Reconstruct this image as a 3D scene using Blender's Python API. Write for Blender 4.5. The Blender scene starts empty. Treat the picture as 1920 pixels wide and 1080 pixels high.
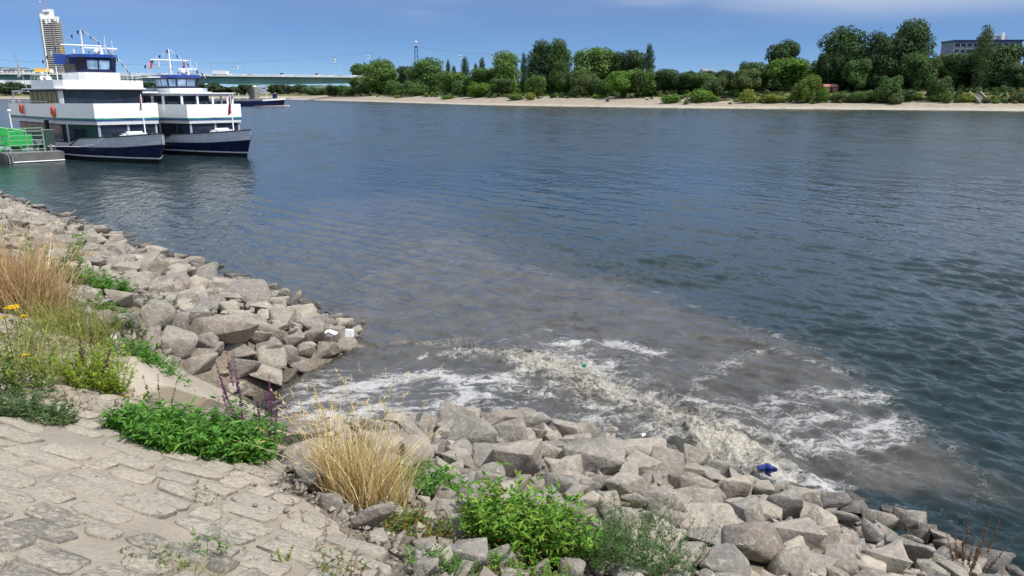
import bpy, bmesh, math, random
import numpy as np
from mathutils import Vector, Matrix, noise as mnoise
R = math.radians
scene = bpy.context.scene
COL = scene.collection

# ------------------------------------------------------------------ camera, sky, sun, exposure
PITCH, FPX, EYE = R(14.06), 1450.0, 5.0
cam_d = bpy.data.cameras.new("camera")
cam_d.sensor_width = 36.0
cam_d.lens = FPX / 1920 * 36.0
cam_d.clip_end = 20000
cam = bpy.data.objects.new("camera", cam_d)
COL.objects.link(cam)
cam.location = (0, 0, EYE)
cam.rotation_euler = (R(90) - PITCH, 0, 0)
scene.camera = cam

SUN_EL, SUN_AZ = 56.0, 115.0          # azimuth clockwise from +Y
world = bpy.data.worlds.new("World")
scene.world = world
world.use_nodes = True
wn, wl = world.node_tree.nodes, world.node_tree.links
wn.clear()
w_out = wn.new("ShaderNodeOutputWorld")
w_bg = wn.new("ShaderNodeBackground")
w_bg.inputs["Strength"].default_value = 0.1
sky = wn.new("ShaderNodeTexSky")
sky.sky_type = 'NISHITA'
sky.sun_disc = False
sky.sun_elevation = R(SUN_EL)
sky.sun_rotation = R(SUN_AZ)
sky.altitude = 0
sky.air_density = 0.46
sky.dust_density = 0.0
sky.ozone_density = 10.0
hsv = wn.new("ShaderNodeHueSaturation")
hsv.inputs["Hue"].default_value = 0.5
hsv.inputs["Saturation"].default_value = 1.0
hsv.inputs["Value"].default_value = 1.0
tc = wn.new("ShaderNodeTexCoord")
sep = wn.new("ShaderNodeSeparateXYZ")
dome = wn.new("ShaderNodeVectorMath"); dome.operation = 'DIVIDE'
addz = wn.new("ShaderNodeMath"); addz.operation = 'ADD'; addz.inputs[1].default_value = 0.10
comb = wn.new("ShaderNodeCombineXYZ")
cn = wn.new("ShaderNodeTexNoise")
cn.inputs["Scale"].default_value = 0.55
cn.inputs["Detail"].default_value = 5
cn.inputs["Roughness"].default_value = 0.45
cr = wn.new("ShaderNodeMapRange"); cr.interpolation_type = 'SMOOTHSTEP'
cr.inputs["From Min"].default_value = 0.48
cr.inputs["From Max"].default_value = 0.66
cr.inputs["To Min"].default_value = 0.54
cr.inputs["To Max"].default_value = 1.0
cz = wn.new("ShaderNodeMapRange"); cz.interpolation_type = 'SMOOTHSTEP'
cz.inputs["From Min"].default_value = 0.03
cz.inputs["From Max"].default_value = 0.36
cmul = wn.new("ShaderNodeMath"); cmul.operation = 'MULTIPLY'
cmix = wn.new("ShaderNodeMix"); cmix.data_type = 'RGBA'
cmix.inputs[7].default_value = (9.6, 11.0, 13.2, 1)
wl.new(tc.outputs["Generated"], sep.inputs[0])
wl.new(sep.outputs[2], addz.inputs[0])
for i in range(3):
    wl.new(addz.outputs[0], comb.inputs[i])
wl.new(tc.outputs["Generated"], dome.inputs[0])
wl.new(comb.outputs[0], dome.inputs[1])
cmap = wn.new("ShaderNodeMapping")
cmap.inputs["Location"].default_value = (9.74, 13.05, 0)
wl.new(dome.outputs[0], cmap.inputs[0])
wl.new(cmap.outputs[0], cn.inputs["Vector"])
wl.new(cn.outputs[0], cr.inputs["Value"])
wl.new(sep.outputs[2], cz.inputs["Value"])
wl.new(cr.outputs[0], cmul.inputs[0])
wl.new(cz.outputs[0], cmul.inputs[1])
wl.new(sky.outputs[0], hsv.inputs["Color"])
wl.new(hsv.outputs[0], cmix.inputs[6])
wl.new(cmul.outputs[0], cmix.inputs[0])
c2n = wn.new("ShaderNodeTexNoise"); c2n.inputs["Scale"].default_value = 0.30; c2n.inputs["Detail"].default_value = 4; c2n.inputs["Roughness"].default_value = .5
c2map = wn.new("ShaderNodeMapping"); c2map.inputs["Location"].default_value = (2.05, 6.5, 0)
wl.new(dome.outputs[0], c2map.inputs[0]); wl.new(c2map.outputs[0], c2n.inputs["Vector"])
c2r = wn.new("ShaderNodeMapRange"); c2r.interpolation_type = 'SMOOTHSTEP'
c2r.inputs["From Min"].default_value = .50; c2r.inputs["From Max"].default_value = .64; c2r.inputs["To Max"].default_value = .72
c2z = wn.new("ShaderNodeMapRange"); c2z.interpolation_type = 'SMOOTHSTEP'
c2z.inputs["From Min"].default_value = .072; c2z.inputs["From Max"].default_value = .118
c2m = wn.new("ShaderNodeMath"); c2m.operation = 'MULTIPLY'
wl.new(c2n.outputs[0], c2r.inputs["Value"]); wl.new(sep.outputs[2], c2z.inputs["Value"]); wl.new(c2r.outputs[0], c2m.inputs[0]); wl.new(c2z.outputs[0], c2m.inputs[1])
cmix2 = wn.new("ShaderNodeMix"); cmix2.data_type = 'RGBA'; cmix2.inputs[7].default_value = (6.6, 7.2, 8.2, 1)
wl.new(cmix.outputs[2], cmix2.inputs[6]); wl.new(c2m.outputs[0], cmix2.inputs[0])
wl.new(cmix2.outputs[2], w_bg.inputs["Color"])
wl.new(w_bg.outputs[0], w_out.inputs[0])

sun_d = bpy.data.lights.new("sun", 'SUN')
sun_d.energy = 5.0
sun_d.angle = R(0.53)
sun_d.color = (1.0, 0.95, 0.87)
sun = bpy.data.objects.new("sun", sun_d)
COL.objects.link(sun)
_sd = Vector((math.sin(R(SUN_AZ)) * math.cos(R(SUN_EL)), math.cos(R(SUN_AZ)) * math.cos(R(SUN_EL)), math.sin(R(SUN_EL))))
sun.rotation_euler = _sd.to_track_quat('Z', 'Y').to_euler()
vs = scene.view_settings
scene.display_settings.display_device = 'sRGB'
vs.view_transform = 'Standard'; vs.look = 'None'; vs.exposure = 0.0; vs.gamma = 1.0; vs.use_curve_mapping = False

# ------------------------------------------------------------------ geometry of the view (used to find where things stand)
CP, SP = math.cos(PITCH), math.sin(PITCH)
CAM = np.array([0, 0, EYE])
def ray(px, py):
    x = (px - 960) / FPX; v = (py - 540) / FPX
    return np.array([x, CP - v * SP, -SP - v * CP])
def at(px, py, z=0.0):
    d = ray(px, py); return CAM + d * ((z - EYE) / d[2])
def aty(px, py, y):
    d = ray(px, py); return CAM + d * (y / d[1])

# ------------------------------------------------------------------ numpy noise
def _hash(ix, iy, seed):
    h = (ix.astype(np.int64) * 374761393 + iy.astype(np.int64) * 668265263 + seed * 974711) & 0xffffffff
    h = ((h ^ (h >> 13)) * 1274126177) & 0xffffffff
    return ((h ^ (h >> 16)) & 0xffff) / 65535.0
def vnoise(x, y, seed=0):
    ix, iy = np.floor(x), np.floor(y)
    fx, fy = x - ix, y - iy
    fx = fx * fx * fx * (fx * (fx * 6 - 15) + 10); fy = fy * fy * fy * (fy * (fy * 6 - 15) + 10)
    a = _hash(ix, iy, seed); b = _hash(ix + 1, iy, seed); c = _hash(ix, iy + 1, seed); d = _hash(ix + 1, iy + 1, seed)
    return (a + (b - a) * fx) * (1 - fy) + (c + (d - c) * fx) * fy
def fbm(x, y, seed=0, octv=4, rough=0.5):
    s = 0.0; a = 1.0; t = 0.0
    for i in range(octv):
        s = s + a * vnoise(x, y, seed + i * 17); t += a
        ca, sa = 0.8, 0.6
        x, y = (x * ca - y * sa) * 2.03 + 5.2, (x * sa + y * ca) * 2.03 + 1.3
        a *= rough
    return s / t * 2 - 1
def sstep(a, b, x):
    t = np.clip((x - a) / (b - a), 0, 1); return t * t * (3 - 2 * t)
def seg_dist(x, y, pts):
    """distance to an open polyline of (x, y) points, and the parameter along it"""
    best = np.full(np.shape(x), 1e9); par = np.zeros(np.shape(x))
    for i in range(len(pts) - 1):
        ax, ay = pts[i][0], pts[i][1]; bx, by = pts[i + 1][0], pts[i + 1][1]
        dx, dy = bx - ax, by - ay
        t = np.clip(((x - ax) * dx + (y - ay) * dy) / (dx * dx + dy * dy + 1e-12), 0, 1)
        d = np.hypot(x - ax - t * dx, y - ay - t * dy)
        m = d < best
        best = np.where(m, d, best); par = np.where(m, i + t, par)
    return best, par
def poly_sd(x, y, pts):
    """signed distance to a closed polygon, negative inside"""
    d, _ = seg_dist(x, y, list(pts) + [pts[0]])
    ins = np.zeros(np.shape(x), bool)
    n = len(pts)
    for i in range(n):
        ax, ay = pts[i][0], pts[i][1]; bx, by = pts[(i + 1) % n][0], pts[(i + 1) % n][1]
        c = ((ay > y) != (by > y)) & (x < (bx - ax) * (y - ay) / ((by - ay) + 1e-12) + ax)
        ins ^= c
    return np.where(ins, -d, d)

# ------------------------------------------------------------------ the bank's ground
S2 = math.sqrt(0.5)
CH = [(-2.8, 6.7, 2.25, .6), (-2.35, 7.9, 1.35, .9), (-2.3, 9.2, .28, 1.2), (-2.35, 11.0, .05, 1.75), (-1.0, 12.3, .05, 2.1), (.9, 12.6, -.15, 1.7), (2.6, 12.9, -.6, 1.9), (5, 14, -1.4, 3)]
def ground(x, y):
    x = np.asarray(x, float); y = np.asarray(y, float)
    u = (x + y) * S2; v = (y - x) * S2
    z = 3.4 - 0.377 * u
    z = np.where(u < -6, 3.4 + 0.377 * 6, z)
    z = np.maximum(z, -2.2)
    rip = sstep(2.0, 2.9, u) * 0.07
    z = z - rip
    best = z.copy()
    P = np.array(CH)
    d, t = seg_dist(x, y, CH)
    i = np.clip(np.floor(t).astype(int), 0, len(CH) - 2); f = t - i
    fl = P[i, 2] * (1 - f) + P[i + 1, 2] * f
    hw = P[i, 3] * (1 - f) + P[i + 1, 3] * f
    carve = fl + np.maximum(0, d - hw) * 0.95
    best = np.minimum(z, carve)
    return best
def on_ground(px, py, lift=0.0):
    d = ray(px, py); t = 1.5; prev = t
    while t < 900:
        p = CAM + d * t
        if p[2] < max(float(ground(p[0], p[1])), 0.0 if lift == 0 else -9) + lift:
            lo, hi = prev, t
            for _ in range(18):
                m = (lo + hi) / 2; q = CAM + d * m
                if q[2] < max(float(ground(q[0], q[1])), 0.0 if lift == 0 else -9) + lift: hi = m
                else: lo = m
            return CAM + d * hi, hi
        prev = t; t += 0.12 if t < 30 else 0.6
    return CAM + d * t, t

# ------------------------------------------------------------------ mesh helpers
def put(o, parent=None, label=None, cat=None, group=None, kind=None):
    COL.objects.link(o)
    if parent is not None: o.parent = parent
    if label: o["label"] = label
    if cat: o["category"] = cat
    if group: o["group"] = group
    if kind: o["kind"] = kind
    return o
def mesh(name, verts, faces, mat=None, smooth=False):
    me = bpy.data.meshes.new(name)
    me.from_pydata([tuple(v) for v in verts], [], [tuple(f) for f in faces])
    if mat: me.materials.append(mat)
    if smooth: me.polygons.foreach_set("use_smooth", [True] * len(me.polygons))
    me.update()
    return me
def bigmesh(name, verts, faces, mat=None, smooth=False, attrs=None, colors=None):
    """verts (n,3), faces (m,k) numpy arrays of one polygon size; attrs per-vertex floats; colors per-vertex rgb"""
    verts = np.asarray(verts, np.float32); faces = np.asarray(faces, np.int32)
    m, k = faces.shape
    me = bpy.data.meshes.new(name)
    me.vertices.add(len(verts)); me.vertices.foreach_set("co", verts.ravel())
    me.loops.add(m * k); me.loops.foreach_set("vertex_index", faces.ravel())
    me.polygons.add(m); me.polygons.foreach_set("loop_start", np.arange(0, m * k, k, dtype=np.int32))
    me.polygons.foreach_set("use_smooth", np.full(m, smooth))
    me.update(calc_edges=True)
    if mat: me.materials.append(mat)
    for nme, a in (attrs or {}).items():
        at_ = me.attributes.new(nme, 'FLOAT', 'POINT'); at_.data.foreach_set("value", np.asarray(a, np.float32).ravel())
    if colors is not None:
        c4 = np.ones((len(verts), 4), np.float32); c4[:, :3] = colors
        at_ = me.attributes.new("tint", 'FLOAT_COLOR', 'POINT'); at_.data.foreach_set("color", c4.ravel())
    return me
def thing(name, label, cat, loc=(0, 0, 0), rz=0.0, group=None):
    o = bpy.data.objects.new(name, None); o.empty_display_size = 0.2
    o.location = loc; o.rotation_euler = (0, 0, rz)
    return put(o, None, label, cat, group)
class MB:
    def __init__(self): self.v = []; self.f = []
    def add(self, vs, fs):
        n = len(self.v); self.v += [tuple(map(float, p)) for p in vs]; self.f += [tuple(i + n for i in f) for f in fs]
        return self
    def box(self, x0, x1, y0, y1, z0, z1):
        v = [(x0, y0, z0), (x1, y0, z0), (x1, y1, z0), (x0, y1, z0), (x0, y0, z1), (x1, y0, z1), (x1, y1, z1), (x0, y1, z1)]
        return self.add(v, [(3, 2, 1, 0), (4, 5, 6, 7), (0, 1, 5, 4), (1, 2, 6, 5), (2, 3, 7, 6), (3, 0, 4, 7)])
    def prism(self, poly, z0, z1, top=None, caps=True):
        n = len(poly); top = top or poly
        v = [(p[0], p[1], z0) for p in poly] + [(p[0], p[1], z1) for p in top]
        f = [(i, (i + 1) % n, n + (i + 1) % n, n + i) for i in range(n)]
        if caps: f += [tuple(range(n - 1, -1, -1)), tuple(range(n, 2 * n))]
        return self.add(v, f)
    def tube(self, pts, r, n=6, r1=None, cap=True):
        pts = [Vector(p) for p in pts]; v = []; f = []
        for i, p in enumerate(pts):
            d = (pts[min(i + 1, len(pts) - 1)] - pts[max(i - 1, 0)]).normalized()
            a = d.orthogonal() if abs(d.z) > .9 else d.cross(Vector((0, 0, 1)))
            a.normalize(); b = d.cross(a)
            rr = r if r1 is None else r + (r1 - r) * i / max(1, len(pts) - 1)
            for k in range(n):
                q = p + (a * math.cos(2 * math.pi * k / n) + b * math.sin(2 * math.pi * k / n)) * rr
                v.append(q)
        for i in range(len(pts) - 1):
            for k in range(n):
                f.append((i * n + k, i * n + (k + 1) % n, (i + 1) * n + (k + 1) % n, (i + 1) * n + k))
        if cap: f += [tuple(range(n - 1, -1, -1)), tuple(range((len(pts) - 1) * n, len(pts) * n))]
        return self.add(v, f)
    def wall(self, path, z0, z1, th, closed=False):
        """a standing strip of thickness th along path [(x, y)], z0/z1 numbers or functions of (x, y)"""
        n = len(path); out = []
        for i in range(n):
            a = Vector(path[(i - 1) % n] if closed else path[max(i - 1, 0)]); b = Vector(path[(i + 1) % n] if closed else path[min(i + 1, n - 1)])
            d = (b - a).normalized(); out.append(Vector((-d.y, d.x)))
        g = lambda z, p: z(p[0], p[1]) if callable(z) else z
        v = []
        for p, o in zip(path, out):
            q = (p[0] + o.x * th, p[1] + o.y * th)
            v += [(p[0], p[1], g(z0, p)), (p[0], p[1], g(z1, p)), (q[0], q[1], g(z1, p)), (q[0], q[1], g(z0, p))]
        f = []
        for i in range(n if closed else n - 1):
            a, b = 4 * i, 4 * ((i + 1) % n)
            for k in range(4): f.append((a + k, b + k, b + (k + 1) % 4, a + (k + 1) % 4))
        if not closed: f += [(0, 1, 2, 3), tuple(4 * (n - 1) + k for k in (3, 2, 1, 0))]
        return self.add(v, f)
    def ring(self, c, rad, r, axis='x', n=14, m=6):
        v = []; f = []
        for i in range(n):
            t = 2 * math.pi * i / n
            for k in range(m):
                s = 2 * math.pi * k / m; q = rad + r * math.cos(s); w = r * math.sin(s)
                a, b = q * math.cos(t), q * math.sin(t)
                v.append((c[0] + w, c[1] + a, c[2] + b) if axis == 'x' else (c[0] + a, c[1] + w, c[2] + b))
        for i in range(n):
            for k in range(m):
                f.append((i * m + k, ((i + 1) % n) * m + k, ((i + 1) % n) * m + (k + 1) % m, i * m + (k + 1) % m))
        return self.add(v, f)
    def ball(self, c, r, n=8, m=6, sz=1.0):
        v = [(c[0], c[1], c[2] - r * sz)]; f = []
        for j in range(1, m):
            t = math.pi * j / m
            for k in range(n):
                v.append((c[0] + r * math.sin(t) * math.cos(2 * math.pi * k / n), c[1] + r * math.sin(t) * math.sin(2 * math.pi * k / n), c[2] - r * sz * math.cos(t)))
        v.append((c[0], c[1], c[2] + r * sz)); last = len(v) - 1
        for k in range(n):
            f.append((0, 1 + (k + 1) % n, 1 + k)); f.append((last, 1 + (m - 2) * n + k, 1 + (m - 2) * n + (k + 1) % n))
            for j in range(m - 2):
                a = 1 + j * n
                f.append((a + k, a + (k + 1) % n, a + n + (k + 1) % n, a + n + k))
        return self.add(v, f)
    def mesh(self, name, mat, smooth=False): 
        me = mesh(name, self.v, self.f, mat, smooth)
        bm = bmesh.new(); bm.from_mesh(me); bmesh.ops.recalc_face_normals(bm, faces=bm.faces); bm.to_mesh(me); bm.free()
        if smooth: me.set_sharp_from_angle(angle=R(40))
        return me
    def build(self, name, mat, parent=None, smooth=False, **kw):
        return put(bpy.data.objects.new(name, self.mesh(name, mat, smooth)), parent, **kw)

# ------------------------------------------------------------------ materials
def nd(nt, t, **kw):
    n = nt.nodes.new("ShaderNode" + t)
    for k, v in kw.items(): setattr(n, k, v)
    return n
def mix(nt, fac, a, b, blend='MIX'):
    m = nd(nt, "Mix", data_type='RGBA', blend_type=blend)
    for s, i in ((fac, 0), (a, 6), (b, 7)):
        if hasattr(s, "is_output"): nt.links.new(s, m.inputs[i])
        elif i == 0: m.inputs[0].default_value = s
        else: m.inputs[i].default_value = (*s, 1)
    return m.outputs[2]
def ramp(nt, x, a, b, c=0.0, d=1.0, smooth=True):
    m = nd(nt, "MapRange")
    if smooth: m.interpolation_type = 'SMOOTHSTEP'
    for i, s in enumerate((x, a, b, c, d)):
        if hasattr(s, "is_output"): nt.links.new(s, m.inputs[i])
        else: m.inputs[i].default_value = s
    return m.outputs[0]
def tex(nt, vec, scale, detail=4, rough=.55, dist=0.0):
    n = nd(nt, "TexNoise")
    n.inputs["Scale"].default_value = scale; n.inputs["Detail"].default_value = detail; n.inputs["Roughness"].default_value = rough
    n.inputs["Distortion"].default_value = dist
    if vec is not None: nt.links.new(vec, n.inputs["Vector"])
    return n.outputs[0]
def math_(nt, op, a, b=None, clamp=False):
    m = nd(nt, "Math", operation=op, use_clamp=clamp)
    for i, s in enumerate((a, b)):
        if s is None: continue
        if hasattr(s, "is_output"): nt.links.new(s, m.inputs[i])
        else: m.inputs[i].default_value = s
    return m.outputs[0]
def base_mat(name):
    m = bpy.data.materials.new(name); m.use_nodes = True
    nt = m.node_tree; b = nt.nodes["Principled BSDF"]
    return m, nt, b
def paint(name, col, rough=.45, var=.12, scale=3.0, metal=0.0, bump=0.0, spec=.5):
    m, nt, b = base_mat(name)
    t = nd(nt, "TexCoord")
    n = tex(nt, t.outputs["Object"], scale, 5, .6)
    lo = tuple(c * (1 - var) for c in col); hi = tuple(min(1, c * (1 + var * .6)) for c in col)
    nt.links.new(mix(nt, ramp(nt, n, .3, .7), lo, hi), b.inputs["Base Color"])
    nt.links.new(ramp(nt, tex(nt, t.outputs["Object"], scale * 4, 4), .3, .7, max(.02, rough - .08), rough + .08), b.inputs["Roughness"])
    b.inputs["Metallic"].default_value = metal
    b.inputs["Specular IOR Level"].default_value = spec
    if bump:
        bp = nd(nt, "Bump"); bp.inputs["Strength"].default_value = .5; bp.inputs["Distance"].default_value = bump
        nt.links.new(tex(nt, t.outputs["Object"], scale * 6, 6), bp.inputs["Height"]); nt.links.new(bp.outputs[0], b.inputs["Normal"])
    return m
def leaf_mat(name, attr=True, col=(.05, .1, .02), trans=.3, spec=.25):
    """thin leaf: diffuse + light let through; colour from the leaf's own tint"""
    m, nt, b = base_mat(name)
    if attr:
        a = nd(nt, "Attribute", attribute_name="tint"); c = a.outputs["Color"]
    else:
        oi = nd(nt, "ObjectInfo"); g = nd(nt, "NewGeometry"); ob = nd(nt, "TexCoord")
        n1 = tex(nt, ob.outputs["Object"], 7.0, 3, .6)
        c = mix(nt, 1.0, oi.outputs["Color"], mix(nt, ramp(nt, n1, .3, .7), (.62, .66, .62), (1.3, 1.28, 1.0)), 'MULTIPLY')
        rnd = g.outputs["Random Per Island"]
        c = mix(nt, 1.0, c, mix(nt, rnd, (.7, .72, .7), (1.28, 1.25, 1.15)), 'MULTIPLY')
    nt.links.new(c, b.inputs["Base Color"])
    b.inputs["Roughness"].default_value = .5; b.inputs["Specular IOR Level"].default_value = spec
    tr = nd(nt, "BsdfTranslucent")
    nt.links.new(mix(nt, 1.0, c, (1.25, 1.35, .7), 'MULTIPLY'), tr.inputs["Color"])
    ms = nd(nt, "MixShader"); ms.inputs[0].default_value = trans
    nt.links.new(b.outputs[0], ms.inputs[1]); nt.links.new(tr.outputs[0], ms.inputs[2])
    nt.links.new(ms.outputs[0], nt.nodes["Material Output"].inputs[0])
    return m
def rock_mat(name, wet=False):
    m, nt, b = base_mat(name)
    oi = nd(nt, "ObjectInfo"); t = nd(nt, "TexCoord"); g = nd(nt, "NewGeometry")
    off = nd(nt, "VectorMath", operation='ADD'); 
    sc = nd(nt, "VectorMath", operation='SCALE'); sc.inputs[3].default_value = 37.0
    cx = nd(nt, "CombineXYZ"); rnd = g.outputs["Random Per Island"]
    r2 = math_(nt, 'FRACT', math_(nt, 'ADD', oi.outputs["Random"], rnd))
    for i in range(3): nt.links.new(r2, cx.inputs[i])
    nt.links.new(cx.outputs[0], sc.inputs[0]); nt.links.new(g.outputs["Position"], off.inputs[0]); nt.links.new(sc.outputs[0], off.inputs[1])
    P = off.outputs[0]
    n1 = tex(nt, P, 4.5, 6, .62); n2 = tex(nt, P, 19, 6, .65); n3 = tex(nt, P, 70, 4, .6)
    r3 = math_(nt, 'FRACT', math_(nt, 'MULTIPLY', r2, 7.31))
    warm = mix(nt, r2, (.215, .20, .18), (.43, .375, .30))
    warm = mix(nt, ramp(nt, r3, .62, .95, 0, .8), warm, (.23, .19, .155))
    c = mix(nt, ramp(nt, n1, .36, .66), mix(nt, 1.0, warm, (.70, .70, .72), 'MULTIPLY'), warm)
    c = mix(nt, ramp(nt, n2, .5, .72, 0, .6), c, (.52, .46, .37))
    c = mix(nt, ramp(nt, n2, .27, .43, .75, 0), c, (.11, .095, .08))
    c = mix(nt, ramp(nt, n3, .3, .7, .0, .3), c, (.2, .17, .14))
    # the tide line: stone that the river wets is dark and shiny
    sx = nd(nt, "SeparateXYZ"); nt.links.new(g.outputs["Position"], sx.inputs[0])
    hz = math_(nt, 'ADD', sx.outputs[2], math_(nt, 'MULTIPLY', n1, .25))
    wetm = ramp(nt, hz, .16, .36, 1.0, 0.0)
    if wet: wetm = math_(nt, 'MAXIMUM', wetm, .85)
    c = mix(nt, math_(nt, 'MULTIPLY', wetm, .88), c, mix(nt, 1.0, c, (.22, .2, .18), 'MULTIPLY'))
    nt.links.new(c, b.inputs["Base Color"])
    nt.links.new(ramp(nt, wetm, 0, 1, .86, .28), b.inputs["Roughness"])
    b.inputs["Specular IOR Level"].default_value = .35
    bp = nd(nt, "Bump"); bp.inputs["Strength"].default_value = .85; bp.inputs["Distance"].default_value = .05
    h = math_(nt, 'ADD', n1, math_(nt, 'MULTIPLY', n2, .45)); h = math_(nt, 'ADD', h, math_(nt, 'MULTIPLY', n3, .14))
    nt.links.new(h, bp.inputs["Height"]); nt.links.new(bp.outputs[0], b.inputs["Normal"])
    return m
M = {}
M['white'] = paint('white_paint', (.84, .84, .83), .35, .06)
M['offwhite'] = paint('grey_white_paint', (.55, .57, .60), .4, .08)
M['grey'] = paint('grey_paint', (.34, .39, .47), .4, .15, 2.0)
M['navy'] = paint('navy_hull_paint', (.008, .013, .065), .28, .3, 1.2)
M['blue'] = paint('blue_paint', (.02, .055, .26), .4, .15)
M['black'] = paint('black_rubber', (.012, .012, .014), .6, .3)
M['green'] = paint('green_paint', (.025, .36, .075), .45, .15)
M['palegreen'] = paint('pale_green_rail', (.22, .38, .26), .5, .15)
M['dgreen'] = paint('dark_green_panel', (.03, .055, .05), .5, .2)
M['greenstripe'] = paint('green_stripe', (.03, .25, .12), .45, .1)
M['red'] = paint('red_cloth', (.55, .02, .03), .7, .15)
M['orange'] = paint('orange_ring', (.72, .13, .08), .55, .12)
M['yellow'] = paint('yellow_paint', (.75, .45, .08), .6, .1)
M['cloth'] = paint('white_cloth', (.75, .75, .76), .8, .08)
M['bluecloth'] = paint('blue_rag', (.010, .030, .19), .75, .25, 8, 0, .01)
M['plastic'] = paint('white_plastic', (.82, .83, .85), .4, .04)
M['greenplastic'] = paint('green_plastic', (.01, .30, .17), .4, .1)
M['steel'] = paint('grey_steel', (.20, .21, .22), .5, .2, 2.0)
M['pontoon'] = paint('pontoon_steel', (.135, .135, .13), .6, .35, .7, 0, .01)
M['bridge'] = paint('bridge_green', (.15, .30, .25), .5, .12, .05)
M['deckedge'] = paint('bridge_edge', (.62, .62, .58), .6, .08, .1)
M['concrete'] = paint('pier_concrete', (.27, .24, .20), .85, .35, .25, 0, .05)
M['curtain'] = paint('curtain', (.34, .32, .16), .8, .25, 2.0)
M['bark'] = paint('bark', (.07, .055, .04), .9, .3, 6.0, 0, .02)
M['hair'] = paint('dark_hair', (.02, .015, .012), .6, .2)
M['skin'] = paint('skin', (.45, .27, .19), .5, .06)
def glass_mat(name, col=(.012, .016, .028), rough=.05):
    m, nt, b = base_mat(name)
    t = nd(nt, "TexCoord")
    n = tex(nt, t.outputs["Object"], .8, 2)
    nt.links.new(mix(nt, ramp(nt, n, .35, .65), col, tuple(c * 2.2 for c in col)), b.inputs["Base Color"])
    b.inputs["Roughness"].default_value = rough; b.inputs["IOR"].default_value = 1.4
    bp = nd(nt, "Bump"); bp.inputs["Strength"].default_value = .04; bp.inputs["Distance"].default_value = .1
    nt.links.new(tex(nt, t.outputs["Object"], .7, 1), bp.inputs["Height"]); nt.links.new(bp.outputs[0], b.inputs["Normal"])
    return m
M['glass'] = glass_mat('dark_glass')
M['paleglass'] = glass_mat('pale_glass', (.16, .24, .33), .12)
M['rock'] = rock_mat('riprap_stone')
M['wetrock'] = rock_mat('wet_riprap_stone', True)
M['leaf'] = leaf_mat('leaf')
M['crown'] = leaf_mat('tree_foliage', False, trans=.22, spec=.15)
M['dry'] = leaf_mat('dry_straw', True, trans=.25, spec=.2)
# ------------------------------------------------------------------ near bank ground
def ground_mat():
    m, nt, b = base_mat('bank_soil')
    g = nd(nt, "NewGeometry"); P = g.outputs["Position"]
    n1 = tex(nt, P, 1.6, 6, .6); n2 = tex(nt, P, 24, 5, .65)
    c = mix(nt, ramp(nt, n1, .35, .65), (.085, .068, .05), (.19, .155, .115))
    c = mix(nt, ramp(nt, n2, .4, .7, 0, .7), c, (.30, .255, .20))
    sx = nd(nt, "SeparateXYZ"); nt.links.new(P, sx.inputs[0])
    c = mix(nt, ramp(nt, sx.outputs[2], .1, .45, .85, 0), c, (.03, .025, .02))
    nt.links.new(c, b.inputs["Base Color"]); b.inputs["Roughness"].default_value = .9
    bp = nd(nt, "Bump"); bp.inputs["Distance"].default_value = .03
    nt.links.new(n2, bp.inputs["Height"]); nt.links.new(bp.outputs[0], b.inputs["Normal"])
    return m
M['soil'] = ground_mat()
def axis(a, b, da, lo, hi, grow=1.25):
    xs = list(np.arange(a, b + 1e-6, da)); s = da; x = xs[0]
    left = []
    while x > lo: s *= grow; x -= s; left.append(x)
    s = da; x = xs[-1]
    while x < hi: s *= grow; x += s; xs.append(x)
    return np.array(left[::-1] + xs)
uu = axis(-1, 11, .11, -60, 16); vv = axis(-3, 18, .11, -60, 400)
U, V = np.meshgrid(uu, vv); GX, GY = (U - V) * S2, (U + V) * S2
GZ = ground(GX, GY) + .03 * fbm(GX * 2.2, GY * 2.2, 3, 4) - .02
def grid_faces(nr, nc):
    a = (np.arange(nr - 1)[:, None] * nc + np.arange(nc - 1)[None, :]).ravel()
    return np.stack([a, a + 1, a + nc + 1, a + nc], 1)
me = bigmesh("bank_ground", np.stack([GX, GY, GZ], -1).reshape(-1, 3), grid_faces(len(vv), len(uu)), M['soil'], True)
put(bpy.data.objects.new("bank_ground", me), kind="structure")

# ------------------------------------------------------------------ paved slope: a mortar bed with stones standing proud of it
def mortar_mat():
    m, nt, b = base_mat('mortar')
    g = nd(nt, "NewGeometry"); P = g.outputs["Position"]
    n1 = tex(nt, P, 2.2, 6, .6); n2 = tex(nt, P, 40, 6, .7)
    c = mix(nt, ramp(nt, n1, .3, .7), (.31, .265, .21), (.42, .36, .285))
    c = mix(nt, ramp(nt, n2, .3, .7, 0, .5), c, (.25, .21, .165))
    c = mix(nt, ramp(nt, tex(nt, P, .9, 6, .65, 1.2), .5, .68, 0, .5), c, (.22, .19, .16))
    nt.links.new(c, b.inputs["Base Color"]); b.inputs["Roughness"].default_value = .92
    bp = nd(nt, "Bump"); bp.inputs["Strength"].default_value = .8; bp.inputs["Distance"].default_value = .03
    nt.links.new(n2, bp.inputs["Height"]); nt.links.new(bp.outputs[0], b.inputs["Normal"])
    return m
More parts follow.
